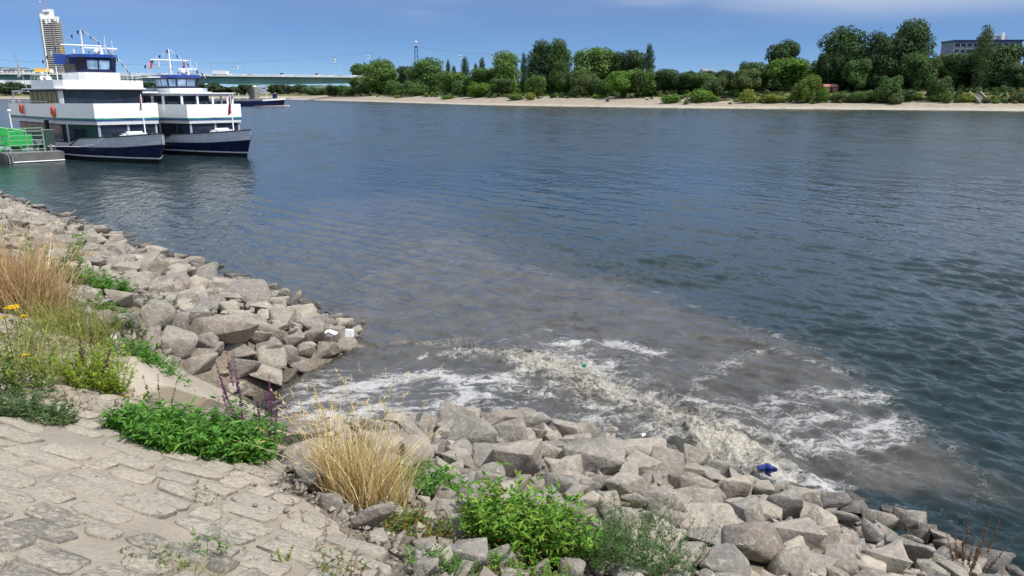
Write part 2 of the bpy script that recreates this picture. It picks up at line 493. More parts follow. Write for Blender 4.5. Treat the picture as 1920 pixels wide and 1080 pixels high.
def paver_mat():
    m, nt, b = base_mat('paving_stone')
    g = nd(nt, "NewGeometry"); P = g.outputs["Position"]; oi = nd(nt, "ObjectInfo")
    a = nd(nt, "Attribute", attribute_name="dirt", attribute_type='OBJECT')
    n1 = tex(nt, P, 7, 6, .62, .6); n2 = tex(nt, P, 32, 7, .68, .8); n3 = tex(nt, P, 110, 4, .6)
    dust = mix(nt, oi.outputs["Random"], (.41, .355, .285), (.50, .435, .345))
    stone = mix(nt, oi.outputs["Random"], (.17, .155, .14), (.26, .235, .20))
    k = ramp(nt, math_(nt, 'ADD', math_(nt, 'MULTIPLY', n1, .5), math_(nt, 'MULTIPLY', n2, .5)), a.outputs["Fac"], math_(nt, 'ADD', a.outputs["Fac"], .13))
    c = mix(nt, k, stone, dust)
    c = mix(nt, ramp(nt, n2, .30, .42, .7, 0), c, (.10, .085, .07))
    c = mix(nt, ramp(nt, n3, .35, .65, 0, .22), c, (.2, .17, .135))
    ed = nd(nt, "Attribute", attribute_name="joint")
    c = mix(nt, math_(nt, 'MULTIPLY', ed.outputs["Fac"], ramp(nt, tex(nt, P, 5, 4, .6), .40, .66, .0, .75)), c, (.10, .085, .068))
    nt.links.new(c, b.inputs["Base Color"]); b.inputs["Roughness"].default_value = .88
    bp = nd(nt, "Bump"); bp.inputs["Strength"].default_value = 1.0; bp.inputs["Distance"].default_value = .034
    nt.links.new(math_(nt, 'ADD', n2, math_(nt, 'MULTIPLY', n1, .6)), bp.inputs["Height"]); nt.links.new(bp.outputs[0], b.inputs["Normal"])
    return m
M['mortar'] = mortar_mat(); M['paver'] = paver_mat()
rng = random.Random(4); nrg = np.random.default_rng(4)
def pave_edge(v):                                             # how far down the slope the paving reaches, at v along the bank
    return 2.13 + .10 * math.sin(v * 1.7) + .06 * math.sin(v * 4.1 + 1)
pu = np.linspace(-2.2, 1, 70); pvv = np.arange(-4, 13.01, .06)
V2, T2 = np.meshgrid(pvv, np.linspace(0, 1, 84), indexing='ij')
E2 = np.array([pave_edge(v) for v in pvv])[:, None] + .20 * fbm(pvv[:, None] * 2.2, pvv[:, None] * 0, 9, 4, .6)
E2 = E2 - .05
U2 = -2.2 + (E2 + 2.2) * T2
X2, Y2 = (U2 - V2) * S2, (U2 + V2) * S2
Z2 = 3.4 - .377 * U2 + .035 + .012 * fbm(X2 * 3, Y2 * 3, 5, 4) + .012 * fbm(X2 * .9, Y2 * .9, 6, 2)
pd_, _ = seg_dist(X2, Y2, CH)
Z2 = np.where(pd_ < 3.0, np.minimum(Z2, ground(X2, Y2) + .05), Z2)
PT = np.stack([X2, Y2, Z2], -1); PT2 = PT.copy(); PT2[..., 2] -= .2
rim = np.concatenate([PT[:, -1], PT2[:, -1]]); n0 = PT.shape[0] * PT.shape[1]; nv_ = len(pvv)
rf = np.stack([n0 + np.arange(nv_ - 1), n0 + np.arange(1, nv_), n0 + nv_ + np.arange(1, nv_), n0 + nv_ + np.arange(nv_ - 1)], 1)
me = bigmesh("paved_slope", np.concatenate([PT.reshape(-1, 3), rim]), np.concatenate([grid_faces(PT.shape[0], PT.shape[1]), rf]), M['mortar'], True)
slope = put(bpy.data.objects.new("paved_slope", me), kind="structure")
SN = np.array([.377 * S2, .377 * S2, 1.0]); SN /= np.linalg.norm(SN)
E1 = np.array([.985, -.17, 0]); E1 -= SN * E1.dot(SN); E1 /= np.linalg.norm(E1); E2v = np.cross(SN, E1)
ORG = np.array([0, 0, 3.4 + .037])
def stone_geo(cx, cy, w, h, seed):
    """an irregular flat stone, outline of 10 corners, in slope axes; returns verts, faces"""
    r_ = random.Random(seed); n = 11; out = []
    ph = r_.random() * .6; ee = r_.uniform(2.6, 6.5)
    for k in range(n):
        t = 2 * math.pi * (k + ph + r_.uniform(-.25, .25)) / n
        c, s = math.cos(t), math.sin(t); e = .62
        q = (abs(c) ** (2 / ee) * (1 if c > 0 else -1), abs(s) ** (2 / ee) * (1 if s > 0 else -1))
        k_ = r_.uniform(.86, 1.06)
        out.append((cx + q[0] * w / 2 * k_, cy + q[1] * h / 2 * k_))
    hh = r_.uniform(.002, .012) + (.010 if cx < -1.6 and cy < .4 else 0); tx, ty = r_.uniform(-.05, .05), r_.uniform(-.02, .09)
    v = []
    for ring, (sc, z) in enumerate(((1.0, -.02), (.992, hh * .7), (.94, hh), (.5, hh + .002))):
        for (a, b) in out:
            x = cx + (a - cx) * sc; y = cy + (b - cy) * sc
            zz = z if ring == 0 else z + tx * (x - cx) + ty * (y - cy) + r_.uniform(-.004, .004) * (1 + (ring == 3))
            v.append(ORG + E1 * x + E2v * y + SN * zz)
    v.append(ORG + E1 * cx + E2v * cy + SN * (hh + .004))
    f = []
    for ring in range(3):
        for k in range(n):
            a, b = ring * n + k, ring * n + (k + 1) % n
            f.append((a, b, b + n, a + n))
    f += [(3 * n + k, 3 * n + (k + 1) % n, 4 * n) for k in range(n)]
    return v, f
stones = []
ROWH = .185
for rrow in range(-26, 60):
    y = rrow * ROWH + rng.uniform(-.012, .012)
    x = -9 + rng.uniform(0, .4)
    while x < 6:
        w = rng.uniform(.18, .42) if rng.random() < .8 else rng.uniform(.11, .18)
        h = ROWH * rng.uniform(.84, 1.02); gap = rng.uniform(.012, .04)
        cx, cy = x + w / 2, y + .05 * math.sin(x * 1.3 + 2) + rng.uniform(-.02, .02)
        x += w + gap
        p = ORG + E1 * cx + E2v * cy
        u, v = (p[0] + p[1]) * S2, (p[1] - p[0]) * S2
        d, _ = seg_dist(np.array(p[0]), np.array(p[1]), CH)
        if u < -1.6 or u > pave_edge(v) - .10 or v < -3 or v > 12 or d < .80: continue
        if rng.random() < .06: continue
        stones.append((cx, cy, w, h, p, u, v))
def in_view(p):
    q = np.array(p) - CAM
    f = q[1] * CP - q[2] * SP; up = q[1] * SP + q[2] * CP
    return f > .3 and abs(q[0] / f) < .70 and abs(up / f) < .42
vis = [s for s in stones if in_view(s[4])]
vis.sort(key=lambda s: np.linalg.norm(s[4] - CAM))
near_ids = set(id(s) for s in vis[:295])
rest = MB()
for i, s in enumerate(stones):
    v, f = stone_geo(s[0], s[1], s[2], s[3], i)
    if id(s) in near_ids:
        me_ = mesh("paving_stone", v, f, M['paver'], True)
        at_ = me_.attributes.new("joint", 'FLOAT', 'POINT'); at_.data.foreach_set("value", [1.0 if q < 22 else 0.0 for q in range(len(v))])
        o = bpy.data.objects.new("paving_stone", me_)
        # old bare dark stones lie at the near foot of the slope, dust covers the others
        bare = float(sstep(4.0, 3.1, s[4][1]) * sstep(-.55, -1.35, s[4][0]))
        o["dirt"] = .27 + .17 * bare * rng.uniform(.45, 1.1) + rng.uniform(-.04, .05)
        put(o, slope)
    else: rest.add(v, f)
rest_o = rest.build("paving_stones", M['paver'], slope, True, kind="stuff"); rest_o["dirt"] = .33

# ------------------------------------------------------------------ concrete outfall channel
def conc_mat():
    m, nt, b = base_mat('outfall_concrete')
    g = nd(nt, "NewGeometry"); P = g.outputs["Position"]; sx = nd(nt, "SeparateXYZ"); nt.links.new(P, sx.inputs[0])
    n1 = tex(nt, P, 1.9, 6, .6); n2 = tex(nt, P, 30, 6, .65)
    c = mix(nt, ramp(nt, n1, .3, .7), (.30, .255, .20), (.40, .345, .275))
    a = nd(nt, "Attribute", attribute_name="stain")
    c = mix(nt, ramp(nt, math_(nt, 'ADD', a.outputs["Fac"], math_(nt, 'MULTIPLY', n1, .5)), .62, .80), c, (.19, .15, .10))
    c = mix(nt, ramp(nt, n2, .3, .7, 0, .35), c, (.17, .14, .10))
    nt.links.new(c, b.inputs["Base Color"]); b.inputs["Roughness"].default_value = .85
    bp = nd(nt, "Bump"); bp.inputs["Strength"].default_value = .5; bp.inputs["Distance"].default_value = .012
    nt.links.new(n2, bp.inputs["Height"]); nt.links.new(bp.outputs[0], b.inputs["Normal"])
    return m
M['conc'] = conc_mat()
TOPE = np.array([(-3.55, 5.7, 2.9), (-3.62, 6.75, 2.56), (-3.64, 7.5, 2.26), (-3.68, 8.4, 1.84), (-3.76, 9.5, 1.22), (-3.86, 10.5, .66), (-3.95, 11.1, .34)])
TOE = np.array([(-3.3, 5.7, 2.8), (-3.2, 6.75, 2.46), (-2.9, 7.5, 1.78), (-2.85, 8.4, 1.12), (-3.0, 9.5, .42), (-3.25, 10.5, .05), (-3.4, 11.1, .02)])
NC = 60; cv = []; stain = []
for i in range(NC + 1):
    t = i / NC * 6; k = min(int(t), 5); f = t - k
    a_ = TOPE[k] * (1 - f) + TOPE[k + 1] * f; b_ = TOE[k] * (1 - f) + TOE[k + 1] * f
    b_[2] = float(ground(b_[0], b_[1])) + .03; a_[2] = max(min(a_[2], 3.4 - .377 * (a_[0] + a_[1]) * S2 + .02), float(ground(a_[0], a_[1])) + .06)
    row = [a_ + (-1.25, -.1, -.75), a_ + (-1.1, -.1, -.10), a_ + (-.75, -.05, .0), a_ + (-.35, 0, .03), a_ + (-.04, 0, .035)] + [a_ * (1 - q) + b_ * q for q in np.linspace(.03, 1, 9)] + [np.array([b_[0] + .4, b_[1], float(ground(b_[0] + .4, b_[1])) + .025]), np.array([b_[0] + .45, b_[1], float(ground(b_[0] + .45, b_[1])) - .3])]
    for n_, p in enumerate(row):
        w_ = .014 * mnoise.noise(Vector((p[0] * 2.3, p[1] * 2.3, p[2] * 2))) + .006 * mnoise.noise(Vector((p[0] * 9, p[1] * 9, p[2] * 9)))
        cv.append((p[0] + w_, p[1] - w_, p[2] + w_)); q = (n_ - 5) / 8
        stain.append(float(np.clip(q * 1.6 - .55, 0, 1) * .62 + .35 * max(0, .8 - p[2])) if n_ >= 5 else .25 * max(0, .9 - p[2]))
npf = 16
cfa = [(i * npf + k, (i + 1) * npf + k, (i + 1) * npf + k + 1, i * npf + k + 1) for i in range(NC) for k in range(npf - 1)]
me = bigmesh("outfall_channel", cv, cfa, M['conc'], True, {"stain": stain}); me.set_sharp_from_angle(angle=R(35))
put(bpy.data.objects.new("outfall_channel", me), kind="structure")

# ------------------------------------------------------------------ river
POOL = [(-3.3, 9.0), (-4.0, 10.4), (-4.1, 12.2), (-3.3, 13.9), (-1.7, 14.3), (.7, 13.3), (1.2, 11.9), (2.5, 10.9), (3.0, 10.0), (1.8, 9.4), (-.2, 9.7), (-1.5, 9.5), (-2.4, 8.7)]
SILL = [(-3.0, 14.1), (-1.6, 14.4), (.2, 13.7), (1.0, 12.7), (1.5, 11.8), (2.5, 11.0), (3.1, 10.0)]
def W(pts, z=0.0): return [tuple(at(a, b, z)[:2]) for a, b in pts]
PLUME = W([(480, 720), (560, 600), (640, 545), (720, 470), (800, 430), (900, 450), (985, 480), (1130, 520), (1250, 552), (1400, 612), (1550, 668), (1680, 738), (1745, 800), (1835, 880), (1850, 935), (1790, 965), (1600, 930), (1400, 900), (1000, 900)])
HAZE = W([(480, 720), (420, 520), (520, 420), (640, 372), (760, 360), (860, 395), (960, 450), (1130, 515), (1250, 552), (1200, 800), (900, 900)])
th = np.concatenate([np.linspace(-110, -47, 20), np.linspace(-46, 46, 660), np.linspace(47, 110, 20)]) * math.pi / 180
dep = np.linspace(R(38.5), R(3.7), 620); rr = np.concatenate([EYE / np.tan(dep), np.geomspace(80, 9000, 60)])
RR, TT = np.meshgrid(rr, th, indexing='ij'); WX, WY = RR * np.sin(TT), RR * np.cos(TT)
dr = np.gradient(rr)[:, None] * np.ones_like(TT); sp = np.maximum(dr, RR * .0025)
wr = np.random.default_rng(11); H = np.zeros_like(WX); res = np.zeros_like(WX); tot = 0
psd = poly_sd(WX, WY, PLUME); hsd = poly_sd(WX, WY, HAZE); qsd = poly_sd(WX, WY, POOL)
sd_, _ = seg_dist(WX, WY, SILL)
calm = 1 - .35 * sstep(1.5, -2.5, hsd) * sstep(2, -2, WX + 1)
wx_ = WX + .35 * fbm(WX * .35, WY * .35, 31, 3); wy_ = WY + .35 * fbm(WX * .35, WY * .35, 57, 3)
for i in range(52):
    lam = .20 * (3.6 / .20) ** (i / 51); k = 2 * math.pi / lam
    ang = R(33) + wr.normal(0, .60 if lam < .6 else .42); dx, dy = math.cos(ang), math.sin(ang)
    a = .046 * lam / (2 * math.pi) * (2.35 if lam < .8 else (1.0 if lam < 1.4 else .34))
    fade = sstep(2.2, 4.5, lam / sp)
    ph = k * (dx * wx_ + dy * wy_) + wr.uniform(0, 6.28)
    s_ = np.sin(ph); H += fade * a * calm * (s_ + .25 * np.cos(2 * ph)); res += fade; tot += 1
res /= tot
env = .72 + .55 * fbm(WX * .22, WY * .22, 77, 3); H *= np.clip(env, .35, 1.5)
# the pool stands higher than the river and spills over a sill of stones
poolm = sstep(.55, -.75, qsd)
H = H * (1 - .6 * poolm) + .42 * poolm
near = (RR < 30)
flow = fbm(WX * 1.5 + WY * .4, WY * 1.1 - WX * .3, 5, 4)
H += poolm * .055 * flow * near
turb = np.exp(-(sd_ / .95) ** 2) * near
rid = 1 - np.abs(fbm(WX * 3.2, WY * 3.2, 21, 5, .6))
rid2 = 1 - np.abs(fbm(WX * 8.0, WY * 8.0, 29, 4, .6))
H += turb * (.24 * (rid - .72) + .07 * (rid2 - .75) + .32 * np.maximum(0, fbm(WX * 1.5, WY * 1.5, 61, 3)) * sstep(-1.2, 1.2, WX) + .06 + .05 * fbm(WX * 4.5, WY * 4.5, 62, 3))
outer = np.exp(-np.maximum(0, sd_) / 2.6) * sstep(0.2, -.6, psd) * near
H += outer * (.07 * fbm(WX * 1.7, WY * 1.7, 41, 5, .6) + .05 * (rid2 - .8) * sstep(3, .5, sd_))
mud = sstep(.55, -.9, psd + 1.25 * fbm(WX * .6, WY * .6, 8, 5, .6)) 
mud = np.maximum(mud, .62 * sstep(2.2, -2.5, hsd + 1.2 * fbm(WX * .3, WY * .3, 14, 3)))
mud = np.maximum(mud, poolm)
# foam: how much of the water is covered, from where the water churns
def lines(pts, wdt, z=0.0):
    d, _ = seg_dist(WX, WY, W(pts, z)); return np.exp(-(d / wdt) ** 2)
along = fbm(WX * .9, WY * .9, 101, 4, .6)
foam = (.66 + .45 * along) * np.exp(-(sd_ / (.8 + .5 * along)) ** 2) * sstep(-1.3, .2, WX + 1.2 + .3 * fbm(WX, WY, 2, 2))
foam = np.maximum(foam, .5 * np.exp(-(sd_ / .4) ** 2))
foam = np.maximum(foam, .62 * np.exp(-(sd_ / 1.3) ** 2) * sstep(.0, 1.0, WX) * (WY < 13.2))
st = 0.0
for pts, w_, s_ in (([(508, 795), (560, 762), (640, 730), (720, 712), (800, 702), (880, 712), (950, 708), (1000, 694)], .34, .92),
                    ([(505, 800), (560, 795), (620, 785), (680, 775)], .42, 1.0), ([(600, 790), (700, 765), (760, 740)], .16, .7),
                    ([(860, 705), (880, 740), (850, 760), (800, 780)], .26, .8), ([(700, 705), (780, 680), (800, 665)], .10, .6)):
    st = np.maximum(st, lines(pts, w_, .42) * s_)
stn = fbm(WX * 1.3 + .8 * fbm(WX, WY, 5, 2), WY * 4.2 - WX * .6, 66, 4, .6)
st = np.clip(st * (.78 + .62 * stn), 0, .88)
st = np.maximum(st, np.clip(.34 + .55 * stn, 0, .6) * sstep(.1, -.5, qsd) * sstep(13.6, 12.2, WY))
foam = np.maximum(foam, st * sstep(.5, 0, qsd))
for pts, w_, s_ in (([(1050, 645), (1130, 640), (1230, 660)], .42, .62), ([(1160, 690), (1200, 735), (1280, 760), (1330, 700), (1420, 655)], .35, .5),
                    ([(1290, 800), (1400, 770), (1520, 740), (1650, 745)], .55, .55), ([(1330, 800), (1450, 830), (1560, 830), (1680, 800)], .62, .64),
                    ([(1400, 850), (1460, 900), (1540, 915)], .5, .72), ([(1300, 760), (1440, 790), (1600, 790)], .5, .58), ([(1180, 660), (1300, 680), (1450, 700)], .25, .42), ([(1380, 620), (1430, 650), (1560, 690), (1690, 760)], .18, .38),
                    ([(900, 480), (1100, 530), (1250, 575)], .18, .28), ([(940, 640), (1000, 625), (1080, 610)], .3, .36)):
    foam = np.maximum(foam, lines(pts, w_) * s_)
foam = np.maximum(foam, .66 * np.exp(-np.maximum(0, sd_ - .6) / 2.6) * sstep(.1, -.9, psd) * (sd_ < 7) * sstep(-1.2, .8, WX) * (.8 + .45 * fbm(WX * .6, WY * .6, 83, 3)))
foam = np.maximum(foam, .33 * sstep(.45, -.1, np.abs(psd + .25 * fbm(WX * 1.2, WY * 1.2, 47, 3)) - .12) * sstep(1, 3, WX) * (sd_ < 8))
tan_ = np.clip(1.15 * np.exp(-(sd_ / 1.0) ** 2), 0, 1)
def water_mat():
    m, nt, b = base_mat('river_water')
    g = nd(nt, "NewGeometry"); P = g.outputs["Position"]
    A = {k: nd(nt, "Attribute", attribute_name=k).outputs["Fac"] for k in ("foam", "mud", "tanness", "ripple")}
    mp = nd(nt, "Mapping"); mp.inputs["Rotation"].default_value = (0, 0, R(-33)); mp.inputs["Scale"].default_value = (1.0, .42, 1)
    nt.links.new(P, mp.inputs[0]); Q = mp.outputs[0]
    deep = mix(nt, tex(nt, P, .05, 3), (.004, .014, .0175), (.006, .019, .0185))
    mudc = mix(nt, ramp(nt, tex(nt, P, 1.3, 5, .6), .3, .7), (.042, .039, .034), (.078, .072, .063))
    c = mix(nt, A["mud"], deep, mudc)
    # lacy foam: cell walls of warped noise, thresholded by how much the water churns there
    wv = nd(nt, "VectorMath", operation='MULTIPLY_ADD')
    nn = nd(nt, "TexNoise"); nn.inputs["Scale"].default_value = 2.2; nn.inputs["Detail"].default_value = 4
    nt.links.new(P, nn.inputs["Vector"]); nt.links.new(nn.outputs["Color"], wv.inputs[0]); wv.inputs[1].default_value = (.55, .55, .2); nt.links.new(P, wv.inputs[2])
    fl = nd(nt, "Mapping"); fl.inputs["Rotation"].default_value = (0, 0, R(20)); fl.inputs["Scale"].default_value = (.75, 1.25, 1); nt.links.new(wv.outputs[0], fl.inputs[0])
    r1 = math_(nt, 'ABSOLUTE', math_(nt, 'SUBTRACT', tex(nt, fl.outputs[0], 3.0, 7, .66), .5))
    r2 = math_(nt, 'ABSOLUTE', math_(nt, 'SUBTRACT', tex(nt, fl.outputs[0], 9.0, 6, .66), .5))
    lace = math_(nt, 'SUBTRACT', 1.0, math_(nt, 'ADD', math_(nt, 'MULTIPLY', r1, 3.4), math_(nt, 'MULTIPLY', r2, 2.6)))
    body = tex(nt, fl.outputs[0], 1.6, 8, .7)
    f = math_(nt, 'ADD', math_(nt, 'MULTIPLY', lace, .50), math_(nt, 'MULTIPLY', body, .85))
    thr = ramp(nt, A["foam"], 0, 1, 1.08, .36, False)
    fm = ramp(nt, math_(nt, 'SUBTRACT', f, thr), -.06, .30, 0, .84)
    fm = math_(nt, 'MULTIPLY', fm, ramp(nt, A["foam"], .08, .4))
    grain = tex(nt, P, 26, 7, .75, .6)
    fcol = mix(nt, A["tanness"], mix(nt, grain, (.30, .295, .295), (.62, .61, .60)), mix(nt, ramp(nt, grain, .3, .7), (.15, .13, .10), (.62, .58, .50)))
    c = mix(nt, fm, c, fcol)
    nt.links.new(c, b.inputs["Base Color"])
    wnd = math_(nt, 'MULTIPLY', ramp(nt, tex(nt, Q, .035, 5, .6), .35, .65, .7, 1.2), ramp(nt, tex(nt, Q, .30, 4, .6), .35, .65, .55, 1.3))
    rw = math_(nt, 'MULTIPLY', ramp(nt, A['ripple'], .45, 1.0, .05, .24), wnd)
    nt.links.new(math_(nt, 'MAXIMUM', rw, ramp(nt, fm, 0, 1, .0, .75)), b.inputs["Roughness"])
    b.inputs["IOR"].default_value = 1.33
    h1 = tex(nt, Q, 3.6, 2.2, .5, .5); h2 = tex(nt, Q, 2.0, 2, .5, .6); h3 = tex(nt, P, 11, 2, .5)
    h = math_(nt, 'ADD', math_(nt, 'MULTIPLY', h1, .062), math_(nt, 'MULTIPLY', math_(nt, 'MULTIPLY', h2, .16), A["ripple"]))
    h = math_(nt, 'ADD', h, math_(nt, 'MULTIPLY', h3, .006))
    far4 = ramp(nt, A['ripple'], .8, 1.0, 0, .55)
    h = math_(nt, 'ADD', h, math_(nt, 'MULTIPLY', tex(nt, Q, .42, 3, .6, .5), far4))
    h = math_(nt, 'ADD', h, math_(nt, 'MULTIPLY', fm, .012))
    h = math_(nt, 'ADD', h, math_(nt, 'MULTIPLY', math_(nt, 'MULTIPLY', grain, fm), .02))
    bp = nd(nt, "Bump"); bp.inputs["Distance"].default_value = 1.0
    try: bp.inputs["Filter Width"].default_value = .05
    except Exception: pass
    nt.links.new(ramp(nt, A["ripple"], .3, 1, .6, .5, False), bp.inputs["Strength"])
    nt.links.new(h, bp.inputs["Height"]); nt.links.new(bp.outputs[0], b.inputs["Normal"])
    return m
M['water'] = water_mat()
ripple = np.clip((1 - res) * 1.0, 0, 1) * calm
me = bigmesh("river", np.stack([WX, WY, H], -1).reshape(-1, 3), grid_faces(len(rr), len(th)), M['water'], True,
             {"foam": foam, "mud": mud, "tanness": tan_, "ripple": ripple})
put(bpy.data.objects.new("river", me), kind="structure")
# spray thrown up where the water falls over the sill
sr = np.random.default_rng(5); DV = []; 
NDROP = 5000
tpar = sr.uniform(1.3, len(SILL) - 1.05, NDROP); ii = tpar.astype(int); ff = tpar - ii; SP_ = np.array(SILL)
cx = SP_[ii] * (1 - ff[:, None]) + SP_[ii + 1] * ff[:, None]
burst = np.clip(.5 + 1.1 * vnoise(tpar * 5.0, tpar * 0, 3), .3, 1.6) 
off = sr.normal(0, .30, (NDROP, 2)); px_ = cx + off
zc = .15 + np.abs(sr.normal(0, .16, NDROP)) * burst * np.exp(-(np.hypot(off[:, 0], off[:, 1]) / .45) ** 2) + .05
rad = np.exp(sr.normal(math.log(.0024), .5, NDROP))
octv = np.array([(1, 0, 0), (-1, 0, 0), (0, 1, 0), (0, -1, 0), (0, 0, 1), (0, 0, -1)], float)
octf = np.array([(0, 2, 4), (2, 1, 4), (1, 3, 4), (3, 0, 4), (2, 0, 5), (1, 2, 5), (3, 1, 5), (0, 3, 5)])
st_ = sr.uniform(.6, 1.8, (NDROP, 1, 3))
vv_ = octv[None] * rad[:, None, None] * st_ + np.stack([px_[:, 0], px_[:, 1], zc], -1)[:, None, :]
fa = (octf[None] + (np.arange(NDROP) * 6)[:, None, None]).reshape(-1, 3)
# torn sheets and jets of water: short curved ribbons thrown up and falling back
NJ = 6500; tj = sr.uniform(.9, len(SILL) - 1.02, NJ); ij = tj.astype(int); fj = tj - ij
cj = SP_[ij] * (1 - fj[:, None]) + SP_[ij + 1] * fj[:, None]; oj = sr.normal(0, .32, (NJ, 2)); oj[:, 0] += .06
bj = np.clip(.35 + 1.5 * (vnoise(tj * 4.0, tj * 0, 9) - .25), .15, 1.5)
dj = np.column_stack([sr.normal(.25, .55, NJ), sr.normal(-.05, .55, NJ), np.abs(sr.normal(.5, .4, NJ))]); dj /= np.linalg.norm(dj, axis=1, keepdims=True)
Lj = sr.uniform(.03, .19, NJ) * bj; wj = sr.uniform(.0010, .0034, NJ)
pj = np.column_stack([cj + oj, .10 + .30 * np.exp(-(np.hypot(oj[:, 0], oj[:, 1]) / .4) ** 2) * np.abs(sr.normal(0, .55, NJ)) * bj + .10 * (cj[:, 0] < 1)])
sj = np.cross(dj, sr.normal(0, 1, (NJ, 3))); sj /= np.linalg.norm(sj, axis=1, keepdims=True)
rib = np.zeros((NJ, 5, 2, 3))
for k in range(5):
    s_ = k / 4; c_ = pj + dj * (Lj * s_)[:, None] - np.array([0, 0, 1.0]) * (Lj * .7 * s_ * s_)[:, None]; w_ = (wj * (1 - .8 * abs(s_ - .35)))[:, None]
    rib[:, k, 0] = c_ - sj * w_; rib[:, k, 1] = c_ + sj * w_
bq = np.arange(NJ) * 10
rf_ = np.concatenate([np.stack([bq + 2 * k, bq + 2 * k + 1, bq + 2 * k + 3, bq + 2 * k + 2], 1) for k in range(4)])
tri_ = np.concatenate([rf_[:, [0, 1, 2]], rf_[:, [0, 2, 3]]])
def spray_mat():
    m, nt, b = base_mat('spray_water')
    g = nd(nt, "NewGeometry")
    c = mix(nt, g.outputs["Random Per Island"], (.42, .36, .28), (.86, .83, .77))
    nt.links.new(c, b.inputs["Base Color"]); b.inputs["Roughness"].default_value = .3
    tl = nd(nt, "BsdfTranslucent"); nt.links.new(c, tl.inputs["Color"]); tp = nd(nt, "BsdfTransparent")
    m1 = nd(nt, "MixShader"); m1.inputs[0].default_value = .35; nt.links.new(b.outputs[0], m1.inputs[1]); nt.links.new(tl.outputs[0], m1.inputs[2])
    m2 = nd(nt, "MixShader"); m2.inputs[0].default_value = .42; nt.links.new(m1.outputs[0], m2.inputs[1]); nt.links.new(tp.outputs[0], m2.inputs[2])
    nt.links.new(m2.outputs[0], nt.nodes["Material Output"].inputs[0])
    return m
M['spray'] = spray_mat()
allv = np.concatenate([vv_.reshape(-1, 3), rib.reshape(-1, 3)]); allf = np.concatenate([fa, tri_ + len(vv_.reshape(-1, 3))])
put(bpy.data.objects.new("water_spray", bigmesh("water_spray", allv, allf, M['spray'], True)), kind="stuff",
    label="tan and white spray leaping over the stone sill of the outfall", cat="spray")

# ------------------------------------------------------------------ far bank: beach, grass, park
SHORE = [tuple(at(a, b)[:2]) for a, b in ((535, 186.4), (600, 188.3), (700, 191), (800, 194), (900, 197), (1000, 198.7), (1100, 200.3), (1300, 203), (1500, 204.7), (1700, 206.3), (1920, 208.5), (2150, 210), (2600, 212))]
SHORE = [(-330, 1250), (-262, 960)] + SHORE
sx_ = np.array([p[0] for p in SHORE]); sy_ = np.array([p[1] for p in SHORE]); sl = np.concatenate([[0], np.cumsum(np.hypot(np.diff(sx_), np.diff(sy_)))])
ns = 420; ss = np.linspace(0, sl[-1], ns); SXs, SYs = np.interp(ss, sl, sx_), np.interp(ss, sl, sy_)
ker = np.ones(9) / 9; pad = lambda a: np.convolve(np.pad(a, 4, mode='edge'), ker, 'valid'); SXs, SYs = pad(SXs), pad(SYs)
tx_, ty_ = np.gradient(SXs), np.gradient(SYs); tl = np.hypot(tx_, ty_); NX, NY = -ty_ / tl, tx_ / tl
sgn = np.where(NX * 1 + NY * 1 > 0, 1, -1); NX, NY = np.abs(NX) * np.sign(NX * sgn), NY * sgn
NX = pad(pad(pad(NX))); NY = pad(pad(pad(NY)))
offs = np.array([-25, -4, 0, 1, 3, 6, 10, 14, 18, 22, 25, 28, 32, 38, 48, 70, 110, 200, 420, 900])
hts = np.array([-2.5, -.3, .02, .35, .62, .85, 1.2, 1.7, 2.0, 2.3, 3.2, 4.4, 5.4, 6.0, 6.3, 6.5, 6.6, 6.8, 7, 7])
htl = np.array([-2.5, -.3, .02, .35, .7, 1.1, 1.7, 2.2, 2.7, 3.1, 3.4, 3.8, 4.1, 4.5, 5.0, 5.6, 6.0, 6.4, 6.8, 7])
rightness = sstep(20, 110, SXs)
FX = SXs[:, None] + NX[:, None] * offs[None]; FY = SYs[:, None] + NY[:, None] * offs[None]
FZ = hts[None] * rightness[:, None] + htl[None] * (1 - rightness[:, None])
turf = np.where(offs[None] > 0, (offs[None] - (23.5 * rightness[:, None] + 33 * (1 - rightness[:, None]))) / 6.0, -3) + 1.6 * fbm(FX * .06, FY * .06, 91, 4)
FZ = FZ + np.where(offs[None] > 2, .22 * fbm(FX * .12, FY * .12, 12, 4), .05 * fbm(FX * .3, FY * .3, 4, 2))
def far_ground(x, y):
    j = int(np.argmin((SXs - x) ** 2 + (SYs - y) ** 2)); o = (x - SXs[j]) * NX[j] + (y - SYs[j]) * NY[j]
    return float(np.interp(o, offs, FZ[j]))
def far_mat():
    m, nt, b = base_mat('far_bank')
    g = nd(nt, "NewGeometry"); P = g.outputs["Position"]; sx = nd(nt, "SeparateXYZ"); nt.links.new(P, sx.inputs[0])
    n1 = tex(nt, P, .07, 5, .6); n2 = tex(nt, P, .5, 5, .65); n3 = tex(nt, P, 2.2, 5, .7)
    sand = mix(nt, ramp(nt, n2, .3, .7), (.24, .195, .145), (.36, .30, .23))
    sand = mix(nt, ramp(nt, sx.outputs[2], .3, 1.3, .75, 0), sand, (.42, .38, .31))
    sand = mix(nt, ramp(nt, n3, .36, .52, .7, 0), sand, (.12, .098, .07))
    sand = mix(nt, ramp(nt, tex(nt, P, .16, 6, .65), .5, .66, 0, .6), sand, (.20, .165, .11))
    grass = mix(nt, ramp(nt, n2, .35, .65), (.045, .065, .02), (.17, .15, .055))
    at_ = nd(nt, "Attribute", attribute_name="turf")
    k = ramp(nt, math_(nt, 'ADD', at_.outputs["Fac"], math_(nt, 'MULTIPLY', n1, .8)), .1, .9)
    c = mix(nt, k, sand, grass)
    k2 = ramp(nt, sx.outputs[2], -.2, .22, 1.0, 0)
    c = mix(nt, math_(nt, 'MULTIPLY', k2, .75), c, (.07, .06, .05))
    nt.links.new(c, b.inputs["Base Color"]); b.inputs["Roughness"].default_value = .95
    return m
